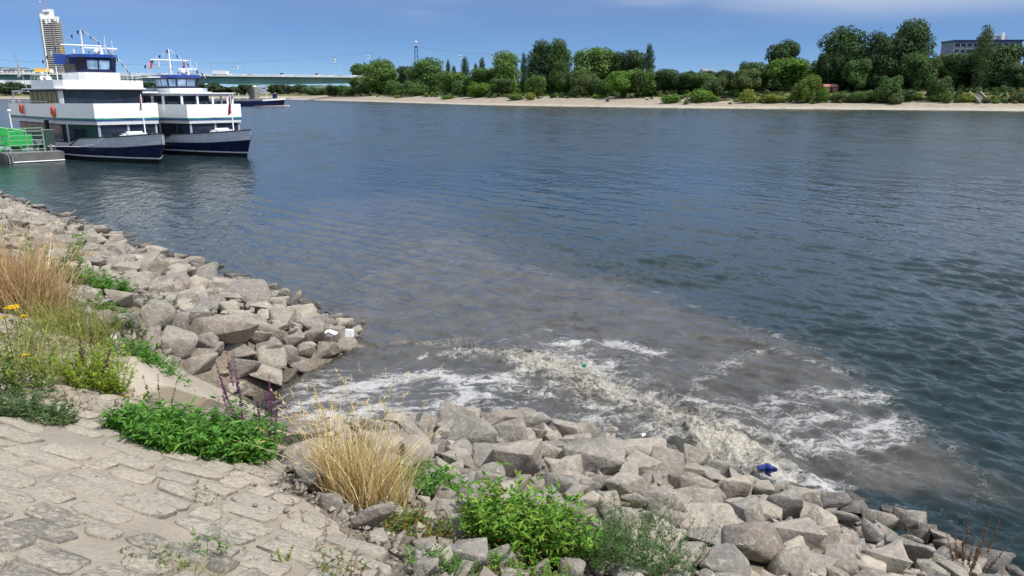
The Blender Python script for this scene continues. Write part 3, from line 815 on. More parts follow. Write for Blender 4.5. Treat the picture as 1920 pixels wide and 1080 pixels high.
M['far'] = far_mat()
me = bigmesh("far_bank", np.stack([FX, FY, FZ], -1).reshape(-1, 3), grid_faces(ns, len(offs)), M['far'], True, {"turf": turf})
put(bpy.data.objects.new("far_bank", me), kind="structure")
# the land beyond the bridge
LX = np.linspace(-1500, -150, 120); LO = np.array([-60, -3, 0, 5, 14, 24, 40, 90, 300, 3000]); LH = np.array([-3, -.2, .1, .9, 1.8, 3.2, 5, 6, 7, 9])
def up_shore(x): return 900 + .02 * (x + 540) + np.where(x > -420, (x + 420) * 1.9, 0)
LYs = up_shore(LX)
lv = np.stack([np.repeat(LX[:, None], len(LO), 1), LYs[:, None] + LO[None], np.repeat(LH[None], len(LX), 0) + .3 * fbm(LX[:, None] * .05 + LO * 0, LO[None] * .05 + LX[:, None] * 0, 3, 3)], -1)
put(bpy.data.objects.new("upstream_bank", bigmesh("upstream_bank", lv.reshape(-1, 3), grid_faces(len(LX), len(LO)), M['far'], True, {"turf": np.repeat(((LO - 20) / 8)[None], len(LX), 0)})), kind="structure")
# ------------------------------------------------------------------ riprap boulders
def boulder_mesh(seed):
    r_ = random.Random(seed); bm = bmesh.new(); n = r_.choice((9, 10, 12, 14))
    flat = r_.uniform(.75, 1.0)
    for i in range(n):
        d = Vector((r_.gauss(0, 1), r_.gauss(0, 1), r_.gauss(0, 1))).normalized()
        e = r_.uniform(.35, .7)
        q = Vector([math.copysign(abs(c) ** e, c) for c in d]) * r_.uniform(.72, 1.0)
        q.z *= flat; bm.verts.new(q)
    bmesh.ops.convex_hull(bm, input=bm.verts)
    for v in [v for v in bm.verts if not v.link_faces]: bm.verts.remove(v)
    bmesh.ops.dissolve_limit(bm, angle_limit=R(9), verts=bm.verts, edges=bm.edges)
    bmesh.ops.bevel(bm, geom=bm.edges[:], offset=r_.uniform(.06, .17), segments=2, profile=.55, affect='EDGES', clamp_overlap=True)
    bmesh.ops.triangulate(bm, faces=bm.faces)
    bmesh.ops.remove_doubles(bm, verts=bm.verts, dist=.012)
    long_ = [e for e in bm.edges if e.calc_length() > .42]
    bmesh.ops.subdivide_edges(bm, edges=long_, cuts=2, use_grid_fill=True)
    bmesh.ops.triangulate(bm, faces=bm.faces)
    for v in bm.verts:
        k = .07 * mnoise.noise(v.co * 2.1 + Vector((seed, 0, 0))) + .035 * mnoise.noise(v.co * 6.0 + Vector((0, seed, 0)))
        v.co *= 1 + k * 1.3
    bmesh.ops.recalc_face_normals(bm, faces=bm.faces)
    lo = [min(v.co[i] for v in bm.verts) for i in range(3)]; hi = [max(v.co[i] for v in bm.verts) for i in range(3)]
    for v in bm.verts:
        for i in range(3): v.co[i] = (v.co[i] - (lo[i] + hi[i]) / 2) / (hi[i] - lo[i])
    me = bpy.data.meshes.new("boulder"); bm.to_mesh(me); bm.free()
    me.polygons.foreach_set("use_smooth", [True] * len(me.polygons)); me.set_sharp_from_angle(angle=R(48))
    return me
PROTO = [boulder_mesh(100 + i) for i in range(44)]
PROTOW = []
for me in PROTO:
    w_ = me.copy(); w_.materials.append(M['wetrock']); PROTOW.append(w_); me.materials.append(M['rock'])
rr_ = random.Random(21)
# boulders one by one: (pixel centre x, y, width, height, w = wet)
BL = """550,820,78,40 573,848,62,38 624,800,44,36 807,775,36,36 850,787,56,50 880,769,78,48 886,818,90,62 786,811,58,42 828,814,34,28 955,817,64,58 951,786,62,28 983,787,42,42
918,860,62,48 972,868,84,86 917,906,50,48 782,847,62,38 860,860,62,36 702,975,80,70 867,980,96,66 804,954,58,32 880,1047,68,58 948,923,40,42 892,927,52,36 668,942,50,32
1004,795,62,42 1000,817,48,36 1032,821,32,40 1060,810,52,38 1096,812,44,38 1117,814,26,30 1147,814,46,32 1187,820,34,24 1045,852,56,32 1003,857,40,60 1040,884,42,40 1115,864,106,66 1195,852,106,58
1082,830,52,26 1105,915,46,36 1178,914,82,60 1058,907,72,36 1252,878,68,58 1303,864,52,46 1293,890,52,40 1345,884,60,40 1300,917,84,56 1375,922,60,58 1325,940,62,38 1142,948,48,44 1100,948,46,46
1240,945,68,52 1170,977,74,46 1253,979,76,46 1330,992,102,60 1325,1014,92,48 1306,832,30,26,w 1333,838,32,26,w 1363,826,34,30,w 1370,853,60,36,w 1279,772,28,28,w 1312,800,26,26,w 1385,873,30,20,w 1251,842,22,20,w 1273,843,24,20,w
1423,887,62,36 1380,922,58,56 1412,906,42,28 1436,928,38,36,w 1467,952,72,64 1510,934,62,46 1484,906,56,20 1605,930,58,32,w 1564,944,62,36 1605,952,60,28 1670,955,32,22,w 1578,975,68,48 1650,979,58,38 1665,999,46,34
1706,977,58,62 1736,1000,64,46 1492,1008,112,58 1418,1032,122,92 1480,1062,74,58 1575,1057,56,56 1658,1054,82,54 1608,1065,36,42 1706,1037,80,68 1765,1012,42,40 1786,1024,58,46 1855,1047,82,42 1905,1070,44,28 1545,1015,60,40
354,560,62,40 295,594,58,56 335,604,36,40 363,594,54,30 392,574,46,42 428,582,38,42 408,624,124,52 336,644,62,60 384,644,48,38 388,662,56,30 281,632,36,34 240,604,42,46 370,684,68,38 440,657,68,38
456,690,58,44 496,710,60,38 508,674,52,44 505,656,46,32 540,670,38,38 484,636,48,28 520,635,36,32 551,645,40,34 585,636,46,34 570,657,40,26 614,656,48,30 626,628,36,32 651,650,36,24
646,610,32,32 620,607,24,26 602,591,18,14 597,602,34,24 565,589,56,28 530,599,50,42 582,614,48,30 496,612,46,34 466,614,30,30 442,602,42,30 493,580,44,30 518,567,46,20 462,554,74,48 435,562,44,28 410,539,48,28 380,515,52,34
270,502,62,36 236,509,46,32 224,558,46,38 255,527,52,32 366,536,42,28 318,527,62,30 328,496,44,24 240,440,26,12,w 300,545,50,34 395,556,40,26 310,565,40,30 205,470,50,26 250,478,46,24 290,470,40,20 170,452,46,22 215,446,40,18 130,430,44,18 185,428,36,16
140,510,50,36 160,486,46,26 745,643,44,16,w 800,648,44,22,w 985,655,26,16,w 1072,735,30,26,w 1105,742,40,22,w 1150,750,40,18,w 1180,835,46,22 1215,838,40,26 560,690,34,24 540,705,30,22,w"""
occ = []; boulders = []
def add_boulder(p, w, d, h, wet, yaw, tilt=0.15, proto=None):
    i = proto if proto is not None else rr_.randrange(len(PROTO))
    boulders.append(dict(p=p, w=w, d=d, h=h, wet=wet, yaw=yaw, i=i, tx=rr_.uniform(-tilt, tilt), ty=rr_.uniform(-tilt, tilt)))
    occ.append((p[0], p[1], (w + d) / 4))
for tok in BL.split():
    q = tok.split(','); px, py, w, h = map(float, q[:4]); wet = len(q) > 4
    g, t = on_ground(px, py + h * .30)
    s = t / FPX
    ww = w * s * 1.08; hh = max(h * s * 1.05, ww * .36); dd = min(max(.72 * ww, .8 * hh), 1.1 * ww)
    hh = min(hh, ww * .95)
    yaw = rr_.choice((0, math.pi)) + math.atan2(-(px - 960) / FPX, 1) * .9 + rr_.uniform(-.15, .15)
    c = np.array(g); c[1] += dd * .15; c[2] = max(float(ground(c[0], c[1])), -.05) + hh * (.30 if not wet else .22)
    add_boulder(c, ww, dd, hh, wet, yaw)
NAMED = len(boulders)
tuft_zone = []
def rip_ok(x, y):
    u, v = (x + y) * S2, (y - x) * S2
    if u > 9.6: return False
    if v < 6.2: return u > pave_edge(v) + .06 
    d, t = seg_dist(np.array(x), np.array(y), CH)
    if float(t) < 2.3 and float(d) < 1.55: return False
    if -4.75 < x < -2.4 and 6.5 < y < 11.0: return False
    inside = float(poly_sd(np.array(x), np.array(y), POOL))
    if inside < (.5 if -3.3 < x < -.3 and y < 12 else .1): return False
    if y > 12.6 and x > -3.25: return False
    lim = 2.9 if v < 12 else 3.0 + (v - 12) * .05
    return u > lim and not (v < 9 and u < 3.4)
fillr = random.Random(8); fills = []
cell = {}
def near_occ(x, y, r):
    cx, cy = int(x // .8), int(y // .8)
    for a in range(-1, 2):
        for b_ in range(-1, 2):
            for (ox, oy, orr) in cell.get((cx + a, cy + b_), ()):
                if (ox - x) ** 2 + (oy - y) ** 2 < (.86 * (orr + r)) ** 2: return True
    return False
def put_occ(x, y, r): cell.setdefault((int(x // .8), int(y // .8)), []).append((x, y, r))
for o_ in occ: put_occ(*o_)
for tries, (vlo, vhi), (slo, shi) in ((9000, (-3.5, 17), (.22, .42)), (22000, (-3.5, 17), (.10, .24)), (9000, (17, 46), (.3, .6)), (9000, (17, 46), (.2, .34)), (3000, (46, 75), (.5, .9))):
    for _ in range(tries):
        v = fillr.uniform(vlo, vhi); u = fillr.uniform(2.2, 9.7)
        x, y = (u - v) * S2, (u + v) * S2
        s = fillr.uniform(slo, shi)
        if shi < .55 and v < 6 and u < 6: s *= .45 + .55 * max(0, (u - 2.2)) / 3.8
        if near_occ(x, y, s * .5) or not rip_ok(x, y): continue
        if v < 10.5 and (y < 10.5 or x > 0):
            q_ = np.array([x, y, max(float(ground(x, y)), 0) + s * .62]) - CAM; f_ = q_[1] * CP - q_[2] * SP
            if f_ > .5:
                qx, qy = 960 + FPX * q_[0] / f_, 540 - FPX * (q_[1] * SP + q_[2] * CP) / f_
                if 180 < qx and qy < np.interp(qx, [180, 300, 480, 620, 790, 900, 1000, 1150, 1250, 1400, 1560, 1900], [700, 772, 800, 792, 752, 748, 778, 802, 832, 868, 925, 1035]): continue
        put_occ(x, y, s * .5)
        z = max(float(ground(x, y)), -.08) + s * fillr.uniform(.05, .2)
        fills.append((np.array([x, y, z]), s * fillr.uniform(.9, 1.15), s * fillr.uniform(.75, 1.1), s * fillr.uniform(.55, .85)))
vf = [f for f in fills if in_view(f[0])]
vf.sort(key=lambda f: -f[1] / np.linalg.norm(f[0] - CAM))
single = set(id(f) for f in vf[:300 - NAMED])
for f in vf[:300 - NAMED]:
    add_boulder(f[0], f[1], f[2], f[3], False, fillr.uniform(0, 6.28), .4)
# what sets each one apart: its size, shape, and which landmark it lies next to
LAND = [("dry grass tuft", at(690, 900, 2.2)), ("bright green bush", at(990, 960, 1.9)), ("blue rag", at(1440, 900, .6)), ("big pale rounded boulder", at(1418, 1032, 1.5)),
        ("wide pale flat topped boulder", at(1115, 864, 1.2)), ("long grey slab boulder", at(408, 624, 1.5)), ("white box", at(650, 636, .5)), ("purple loosestrife", at(430, 700, 1.7)),
        ("lower end of the spray", at(1300, 825, .4)), ("big slanted boulder", at(972, 868, 1.2)), ("wet sill in the outfall", at(1080, 735, .4)), ("tall dark green weed", at(95, 470, 2)),
        ("dead dock stalks", at(1830, 1020, .6)), ("far pile's open water edge", at(560, 575, .8)), ("foaming pool's near corner", at(555, 815, 1.1)), ("squarish lone boulder", at(702, 975, 2.2)), ("dark wet stone jutting from shore", at(240, 440, .3)), ("green clump beside the standing boulder", at(222, 606, 2.2)), ("broad dull brown boulder", at(1195, 852, 1.0)), ("feathery grey green weed", at(1165, 1050, 1.7)), ("dead reddish twigs", at(1720, 1060, .9)), ("outermost near pile stones", at(1605, 930, .2)), ("uppermost green clump", at(182, 548, 2.4)), ("trailing green clump", at(300, 670, 2.1))]
ORD = "nearest,second nearest,third nearest,fourth nearest,fifth nearest,sixth nearest,seventh nearest,eighth nearest,ninth nearest,tenth nearest,eleventh nearest,twelfth nearest,thirteenth nearest,fourteenth nearest,fifteenth nearest,sixteenth nearest,seventeenth nearest,eighteenth nearest".split(',')
SPECIAL = {(1418, 1032): "big pale rounded boulder near the lower right corner", (1115, 864): "wide pale flat topped boulder in the middle of the near pile", (408, 624): "long grey slab boulder across the far pile",
           (972, 868): "big slanted brown boulder with a ridge in the near pile", (702, 975): "squarish brown boulder alone beside the paving", (867, 980): "flat grey boulder alone between the two green bushes", (240, 440): "dark wet stone jutting from the far shoreline",
           (354, 560): "pale top boulder with a dark shadow beneath in the far pile", (1195, 852): "broad dull brown boulder next to the wide pale one"}
toks = [tuple(map(float, t.split(',')[:2])) for t in BL.split()]
lists = {}
for k, bd in enumerate(boulders):
    if k < NAMED and (int(toks[k][0]), int(toks[k][1])) in SPECIAL: bd['label'] = SPECIAL[(int(toks[k][0]), int(toks[k][1]))]; continue
    ds = [(np.hypot(bd['p'][0] - l[1][0], bd['p'][1] - l[1][1]), n_) for n_, l in enumerate(LAND)]
    dist, n_ = min(ds); lists.setdefault(n_, []).append((dist, k))
for n_, L in lists.items():
    L.sort()
    for rank, (dist, k) in enumerate(L):
        bd = boulders[k]; size = "small" if bd['w'] < .3 else ("large" if bd['w'] > .5 else "middling")
        if bd['wet']: bd['label'] = None
        if rank < len(ORD): bd['label'] = f"{'dark wet ' if bd['wet'] else ''}{size} boulder, {ORD[rank]} to the {LAND[n_][0]}"
        else: bd['label'] = f"grey brown boulder among many, well away from the {LAND[n_][0]}"
def boulder_matrix(bd):
    return Matrix.Translation(Vector(bd['p'])) @ Matrix.Rotation(bd['yaw'], 4, 'Z') @ Matrix.Rotation(bd['tx'], 4, 'X') @ Matrix.Rotation(bd['ty'], 4, 'Y') @ Matrix.Diagonal((bd['w'], bd['d'], bd['h'], 1))
for bd in boulders:
    o = bpy.data.objects.new("boulder", (PROTOW if bd['wet'] else PROTO)[bd['i']])
    o.matrix_world = boulder_matrix(bd)
    put(o, None, bd['label'], "boulder", "riprap boulders on the river bank")
vs_, fs_, nn_ = [], [], 0
cache = {}
def proto_arrays(i):
    if i not in cache:
        me = PROTO[i]; c = np.empty(len(me.vertices) * 3, np.float32); me.vertices.foreach_get("co", c)
        me.calc_loop_triangles(); t = np.empty(len(me.loop_triangles) * 3, np.int32); me.loop_triangles.foreach_get("vertices", t)
        cache[i] = (c.reshape(-1, 3), t.reshape(-1, 3))
    return cache[i]
for f in fills:
    if id(f) in single: continue
    i = fillr.randrange(len(PROTO)); c, t = proto_arrays(i)
    mt = np.array(Matrix.Rotation(fillr.uniform(0, 6.28), 3, 'Z') @ Matrix.Rotation(fillr.uniform(-.5, .5), 3, 'X') @ Matrix.Diagonal((f[1], f[2], f[3])))
    vs_.append(c @ mt.T + f[0]); fs_.append(t + nn_); nn_ += len(c)
me = bigmesh("riprap_stones", np.concatenate(vs_), np.concatenate(fs_), M['rock'], True); me.set_sharp_from_angle(angle=R(48))
put(bpy.data.objects.new("riprap_stones", me), None, "countless smaller riprap stones filling the bank between the boulders", "stones", None, "stuff")

# loose gravel and crumbled mortar along the foot of the paving
gr_ = np.random.default_rng(17); ng = 2600; gv = gr_.uniform(-3, 12, ng); gu = np.array([pave_edge(v) for v in gv]) + np.abs(gr_.normal(0, .16, ng)) * np.where(gr_.random(ng) < .62, 1, -1) * np.where(gr_.random(ng) < .2, 4, 1)
gx, gy = (gu - gv) * S2, (gu + gv) * S2; gs = np.exp(gr_.normal(math.log(.012), .55, ng))
gz = np.where(gu < np.array([pave_edge(v) for v in gv]) - .1, 3.4 - .377 * gu + .045, ground(gx, gy) + .02) + gs * .3
gq = octv[None] * gs[:, None, None] * gr_.uniform(.6, 1.3, (ng, 6, 1)) * gr_.uniform(.7, 1.3, (ng, 1, 3)) + np.stack([gx, gy, gz], -1)[:, None, :]
put(bpy.data.objects.new("edge_gravel", bigmesh("edge_gravel", gq.reshape(-1, 3), (octf[None] + (np.arange(ng) * 6)[:, None, None]).reshape(-1, 3), M['rock'])), None, "loose gravel and crumbs of mortar along the paving's edge", "gravel", None, "stuff")

# ------------------------------------------------------------------ plants
def unit(a): return a / np.maximum(np.linalg.norm(a, axis=-1, keepdims=True), 1e-9)
def leaves(P, D, N, L, Wd, droop, tint, fold=.25):
    """lance-shaped leaves: base P, direction D, normal N, length L, width Wd (n arrays); 8 verts each -> verts, tris, colours"""
    n = len(P); D = unit(D); S = unit(np.cross(D, N)); N = np.cross(S, D)
    out = np.zeros((n, 8, 3)); prof = ((.0, 0), (.32, 1), (.68, .72), (1., 0))
    def pt(s, side):
        c = P + D * (L * s)[:, None] - np.array([0, 0, 1.])[None] * (droop * L * s * s)[:, None]
        return c
    b, m1, m2, tp = (pt(s, 0) for s, _ in prof)
    w1 = S * (Wd * .5)[:, None]; w2 = w1 * .72; up = N * (Wd * fold)[:, None]
    out[:, 0] = b; out[:, 1] = m1 - w1 + up; out[:, 2] = m1; out[:, 3] = m1 + w1 + up
    out[:, 4] = m2 - w2 + up * .7; out[:, 5] = m2; out[:, 6] = m2 + w2 + up * .7; out[:, 7] = tp
    tr = np.array([(0, 2, 1), (0, 3, 2), (1, 2, 5), (1, 5, 4), (2, 3, 6), (2, 6, 5), (4, 5, 7), (5, 6, 7)])
    F = (tr[None] + (np.arange(n) * 8)[:, None, None]).reshape(-1, 3)
    return out.reshape(-1, 3), F, np.repeat(tint, 8, 0)
def strips(P, D, L, w, bend, tint, seg=4, taper=True):
    """grass blades / stems as crossed-thin strips: base P, direction D, bend vector (n,3)"""
    n = len(P); D = unit(D); S = unit(np.cross(D, nrgp.normal(0, 1, (n, 3))))
    out = np.zeros((n, seg + 1, 2, 3))
    for k in range(seg + 1):
        s = k / seg
        c = P + D * (L * s)[:, None] + bend * (L * s * s)[:, None]
        ww = w * ((1 - s * .85) if taper else 1.0)
        out[:, k, 0] = c - S * ww[:, None] * .5; out[:, k, 1] = c + S * ww[:, None] * .5
    tip = out[:, seg].mean(1)
    base = np.arange(n)[:, None] * (2 * (seg + 1))
    q = []
    for k in range(seg):
        a = base[:, 0] + 2 * k
        q += [np.stack([a, a + 1, a + 3], 1), np.stack([a, a + 3, a + 2], 1)]
    return out.reshape(-1, 3), np.concatenate(q), np.repeat(tint, 2 * (seg + 1), 0), tip
class Geo:
    def __init__(s): s.v = []; s.f = []; s.c = []; s.n = 0
    def add(s, v, f, c): s.v.append(v); s.f.append(f + s.n); s.c.append(c); s.n += len(v)
    def build(s, name, mat, parent, **kw):
        me = bigmesh(name, np.concatenate(s.v), np.concatenate(s.f), mat, False, None, np.clip(np.concatenate(s.c), 0, 1))
        return put(bpy.data.objects.new(name, me), parent, **kw)
nrgp = np.random.default_rng(33)
def tintmix(n, cols, jit=.2):
    cols = np.array(cols, float); i = nrgp.integers(0, len(cols), n)
    return cols[i] * (1 + nrgp.normal(0, jit, (n, 1)))
def spread(n, rx, ry, pow_=.55):
    a = nrgp.uniform(0, 2 * math.pi, n); r = nrgp.uniform(0, 1, n) ** pow_
    return np.stack([np.cos(a) * r * rx, np.sin(a) * r * ry], 1)
def lower(base, xy):
    return np.array([float(ground(base[0] + a, base[1] + b)) for a, b in xy]) - base[2]
GREEN = [(.075, .20, .024), (.092, .235, .03), (.055, .15, .02), (.125, .265, .04)]
YGREEN = [(.16, .24, .03), (.20, .26, .04), (.11, .20, .025)]
GGREEN = [(.085, .145, .045), (.11, .17, .065), (.06, .11, .04)]
RED = [(.20, .05, .03), (.24, .10, .04), (.15, .12, .04)]
def leafy(name, label, cat, px, py, wpx, hpx, nstem, per, leaf, lw, cols, group=None, low=None, lean=(0, 0), depth=.7, up=.75, droop=.35, seed=0, pos=None, spread_pow=.55, stemcol=None, fixh=None):
    g, t = on_ground(px, py); s = t / FPX
    base = np.array(g); root = thing(name, label, cat, base, 0, group)
    rx, h = wpx * s / 2, hpx * s; ry = rx * depth
    xy = spread(nstem, rx, ry, spread_pow); z = lower(base, xy)
    P = np.column_stack([xy, z - .02])
    hs = h * nrgp.uniform(.5, 1.05, nstem) * (1 - .35 * (np.hypot(xy[:, 0] / rx, xy[:, 1] / ry)) ** 2)
    D = np.column_stack([xy[:, 0] / rx * .45 + lean[0], xy[:, 1] / max(ry, .01) * .45 + lean[1], np.ones(nstem) * 1.2]) + nrgp.normal(0, .16, (nstem, 3))
    bend = nrgp.normal(0, .16, (nstem, 3)) * (1, 1, .3)
    G = Geo(); sc = tintmix(nstem, stemcol or [(.09, .12, .03), (.13, .08, .04)])
    v, f, c, _ = strips(P, D, hs, np.full(nstem, max(.004, leaf * .05)), bend, sc, 4); G.add(v, f, c)
    G.build("stems", M['leaf'], root, kind="stuff")
    n = nstem * per; idx = np.repeat(np.arange(nstem), per)
    tt = nrgp.uniform(.12, 1.0, n) ** .8
    Dn = unit(D)[idx]
    LP = P[idx] + Dn * (hs[idx] * tt)[:, None] + bend[idx] * (hs[idx] * tt * tt)[:, None]
    az = nrgp.uniform(0, 2 * math.pi, n)
    LD = np.column_stack([np.cos(az), np.sin(az), nrgp.normal(up * .55, .3, n)]) + Dn * .5 * up
    LN = np.column_stack([np.zeros(n), np.zeros(n), np.ones(n)]) + nrgp.normal(0, .35, (n, 3))
    LL = leaf * nrgp.uniform(.55, 1.15, n) * (1.1 - .35 * tt)
    tint = tintmix(n, cols)
    if low is not None:
        m = nrgp.random(n) < np.clip(.75 - tt * 1.3, 0, 1); tint[m] = tintmix(int(m.sum()), low)
    v, f, c = leaves(LP, LD, LN, LL, LL * lw * nrgp.uniform(.8, 1.2, n), np.full(n, droop) * nrgp.uniform(.5, 1.5, n), tint)
    G = Geo(); G.add(v, f, c); G.build("leaves", M['leaf'], root, kind="stuff")
    return root, base, s, (P, unit(D), hs, bend)
def grassy(name, label, cat, px, py, wpx, hpx, n, cols, w=.006, depth=.7, group=None, fl=.35, heads=0, headcol=None, lean=(0, 0), tall=None):
    g, t = on_ground(px, py); s = t / FPX
    base = np.array(g); root = thing(name, label, cat, base, 0, group)
    rx, h = wpx * s / 2, hpx * s; ry = rx * depth
    xy = spread(n, rx, ry, .6) * .75; z = lower(base, xy)
    P = np.column_stack([xy, z - .02])
    D = np.column_stack([xy[:, 0] / rx * fl + lean[0], xy[:, 1] / ry * fl + lean[1], np.ones(n)]) + nrgp.normal(0, .16, (n, 3))
    L = h * nrgp.uniform(.35, 1.05, n) ** .8
    bend = nrgp.normal(0, .22, (n, 3)) * (1, 1, .5) - np.array([0, 0, .12])
    G = Geo(); v, f, c, tip = strips(P, D, L, np.full(n, w) * nrgp.uniform(.6, 1.4, n), bend, tintmix(n, cols, .25), 5); G.add(v, f, c)
    G.build("blades", M['dry'], root, kind="stuff")
    if heads:
        i = np.argsort(-tip[:, 2])[:heads]; m = 14
        HP = np.repeat(tip[i], m, 0); tt = np.tile(np.linspace(0, 1, m), heads)
        hd = unit(bend[i] * 2.2 + unit(D)[i] * .8 - np.array([0, 0, .15])); hl = nrgp.uniform(.06, .11, heads)
        HD = np.repeat(hd, m, 0); HP = HP + HD * (tt * np.repeat(hl, m))[:, None]
        LD = HD + nrgp.normal(0, .45, (len(HP), 3))
        v, f, c = leaves(HP, LD, nrgp.normal(0, 1, HP.shape), nrgp.uniform(.012, .026, len(HP)), np.full(len(HP), .006), np.zeros(len(HP)), tintmix(len(HP), headcol or cols, .15))
        G = Geo(); G.add(v, f, c); G.build("seed_heads", M['dry'], root, kind="stuff")
    return root, base, s
STRAW = [(.66, .50, .28), (.74, .60, .38), (.54, .38, .20), (.40, .28, .14), (.60, .52, .32)]
leafy("knotweed_clump", "broad bright green leafy clump spilling over the edge of the paving", "plant", 362, 842, 280, 88, 270, 14, .118, .23, GREEN, low=None, depth=.55, up=.7, lean=(.02, -.05))
leafy("knotweed_clump", "green leafy clump below the purple flower spikes", "plant", 475, 838, 95, 110, 70, 14, .075, .22, [(.04, .11, .02), (.055, .14, .022), (.07, .16, .03)], depth=.8)
leafy("knotweed_clump", "dark green leafy plant growing out of the dry grass tuft", "plant", 815, 925, 150, 75, 90, 12, .085, .24, GREEN, low=GREEN, depth=.6)
leafy("knotweed_clump", "low green and reddish weed creeping between the lone boulders", "plant", 790, 1000, 130, 60, 110, 11, .05, .26, [(.07, .16, .02), (.14, .20, .03), (.2, .10, .04)], low=RED, depth=.9)
leafy("green_bush", "bright green bush with red lower stems at the bottom edge", "bush", 985, 1035, 190, 150, 270, 16, .095, .27, [(.115, .255, .025), (.15, .30, .035), (.07, .175, .02), (.19, .28, .04)], low=RED, depth=.6, stemcol=[(.2, .07, .04), (.1, .1, .03)])
leafy("weed_patch", "yellowing weed patch in front of the bright green bush", "plant", 975, 1085, 210, 55, 90, 10, .05, .28, YGREEN + GREEN[:2], low=RED, depth=.5)
leafy("mugwort", "feathery grey green weed with tall wispy stems over the boulders", "plant", 1165, 1068, 245, 140, 260, 24, .05, .20, GGREEN + [(.07, .17, .03)], depth=.5, up=.9, droop=.2)
leafy("mugwort", "taller thin wispy weed rising among the near boulders", "plant", 1185, 1000, 80, 130, 26, 30, .045, .16, [(.11, .17, .05), (.08, .13, .04)], depth=.6, up=1.0)
leafy("mugwort", "thin wispy weed just left of the big pale rounded boulder", "plant", 1270, 1045, 80, 150, 26, 28, .045, .16, GGREEN, depth=.6, up=1.0)
leafy("knotweed_clump", "small green weed clump beneath the lone flat boulder", "plant", 820, 1062, 150, 45, 70, 11, .045, .22, GGREEN + GREEN, depth=.8)
leafy("tall_weed", "tall dark green weed standing beside the dry grass on the bank", "plant", 98, 535, 46, 120, 14, 40, .16, .2, GREEN, depth=.8, up=.9)
leafy("knotweed_clump", "green clump between boulders, uppermost on the far bank", "plant", 182, 548, 105, 58, 90, 13, .15, .2, GREEN, depth=.7)
leafy("knotweed_clump", "green clump next to the standing brown boulder", "plant", 222, 606, 78, 42, 60, 12, .11, .22, GREEN, depth=.8)
leafy("knotweed_clump", "thin green weed between pale boulders of the far pile", "plant", 296, 580, 70, 48, 22, 12, .10, .22, [(.05, .11, .02), (.06, .09, .03)], depth=.8)
leafy("knotweed_clump", "green trailing clump above the concrete channel edge", "plant", 278, 684, 120, 58, 100, 13, .09, .22, GREEN, depth=.6, lean=(.1, -.1))
leafy("yellow_green_weed", "upright yellow green weed with dark dead stalks beside the channel", "plant", 183, 738, 95, 120, 100, 34, .06, .2, [(.26, .34, .03), (.20, .29, .03), (.30, .36, .05)], depth=.7, up=1.1)
leafy("weed_patch", "grey green low weed at the top corner of the paving", "plant", 58, 790, 140, 72, 190, 13, .06, .2, GGREEN, depth=.6)
leafy("ragwort", "weed with yellow flower heads at the picture's edge", "plant", 32, 740, 120, 175, 50, 24, .08, .2, [(.13, .19, .03), (.09, .15, .03), (.18, .21, .05)], depth=.9)
leafy("weed_patch", "mixed yellowish green weeds below the dry grass patch", "plant", 115, 668, 200, 120, 130, 13, .10, .11, [(.20, .22, .05), (.26, .26, .08), (.12, .17, .04)], depth=.6, up=1.2, stemcol=[(.3, .22, .1), (.2, .2, .06)])
leafy("weed_patch", "yellowish undergrowth between the dry grass and the green clump", "plant", 125, 600, 160, 90, 110, 12, .11, .11, [(.20, .21, .06), (.15, .17, .04)], depth=.6, up=1.2)
leafy("thin_weed", "spindly weed with bare stems left of the channel", "plant", 290, 790, 60, 80, 12, 12, .05, .18, [(.10, .13, .04), (.16, .10, .05)], depth=.8)
leafy("thin_weed", "spindly reddish weed at the foot of the yellow green weed", "plant", 140, 770, 110, 80, 20, 10, .05, .18, [(.14, .13, .05), (.2, .10, .06)], depth=.8)
leafy("thin_weed", "small thin weed growing from a joint in the paving", "plant", 402, 1048, 50, 125, 9, 14, .035, .25, GREEN, depth=1, up=.9)
leafy("thin_weed", "thin weed with a small leaf rosette higher on the paving", "plant", 382, 950, 36, 75, 7, 11, .028, .3, GGREEN, depth=1)
leafy("thin_weed", "tiny rusty green rosette on the paving", "plant", 437, 950, 26, 14, 12, 6, .022, .3, [(.14, .13, .04), (.09, .12, .03)], depth=1)
leafy("thin_weed", "tiny bright green weed left of the yellow spike on paving", "plant", 462, 1042, 34, 28, 8, 7, .022, .35, GREEN, depth=1)
leafy("yellow_green_weed", "single yellow green spike leaning on the paving near the bottom", "plant", 538, 1068, 18, 105, 2, 80, .026, .3, [(.28, .38, .03), (.2, .3, .03)], depth=1, up=1.4, lean=(-.12, 0))
leafy("weed_patch", "low rusty weed in a paving joint at the bottom edge", "plant", 290, 1058, 110, 42, 70, 9, .034, .25, [(.10, .15, .03), (.15, .13, .04)], depth=.7)
leafy("thin_weed", "weed at the bottom edge right of the leaning spike", "plant", 640, 1085, 80, 90, 26, 12, .035, .25, [(.12, .20, .03), (.2, .12, .05)], depth=1)
leafy("weed_patch", "rusty creeping dead weed under the lower left edge of the broad green clump", "plant", 290, 862, 110, 20, 60, 8, .03, .25, [(.24, .10, .05), (.30, .14, .07), (.18, .13, .05)], depth=.4)
leafy("weed_patch", "pale dry leaves heaped beside the yellow green weed", "plant", 232, 748, 60, 22, 40, 8, .06, .35, [(.50, .36, .18), (.42, .28, .12)], depth=.7, stemcol=[(.3, .2, .1)])
grassy("dry_grass_tuft", "large straw coloured dry grass tuft at the edge of the boulders", "grass tuft", 684, 945, 205, 185, 1250, STRAW, .0075, .75, fl=.15, heads=90, headcol=[(.62, .50, .28), (.55, .40, .2)])
grassy("dry_grass_tuft", "few tall thin seed stalks rising above the dry tuft", "grass tuft", 730, 900, 110, 255, 26, [(.45, .32, .14), (.34, .25, .12)], .004, .6, heads=22, headcol=[(.66, .50, .26)], fl=.25)
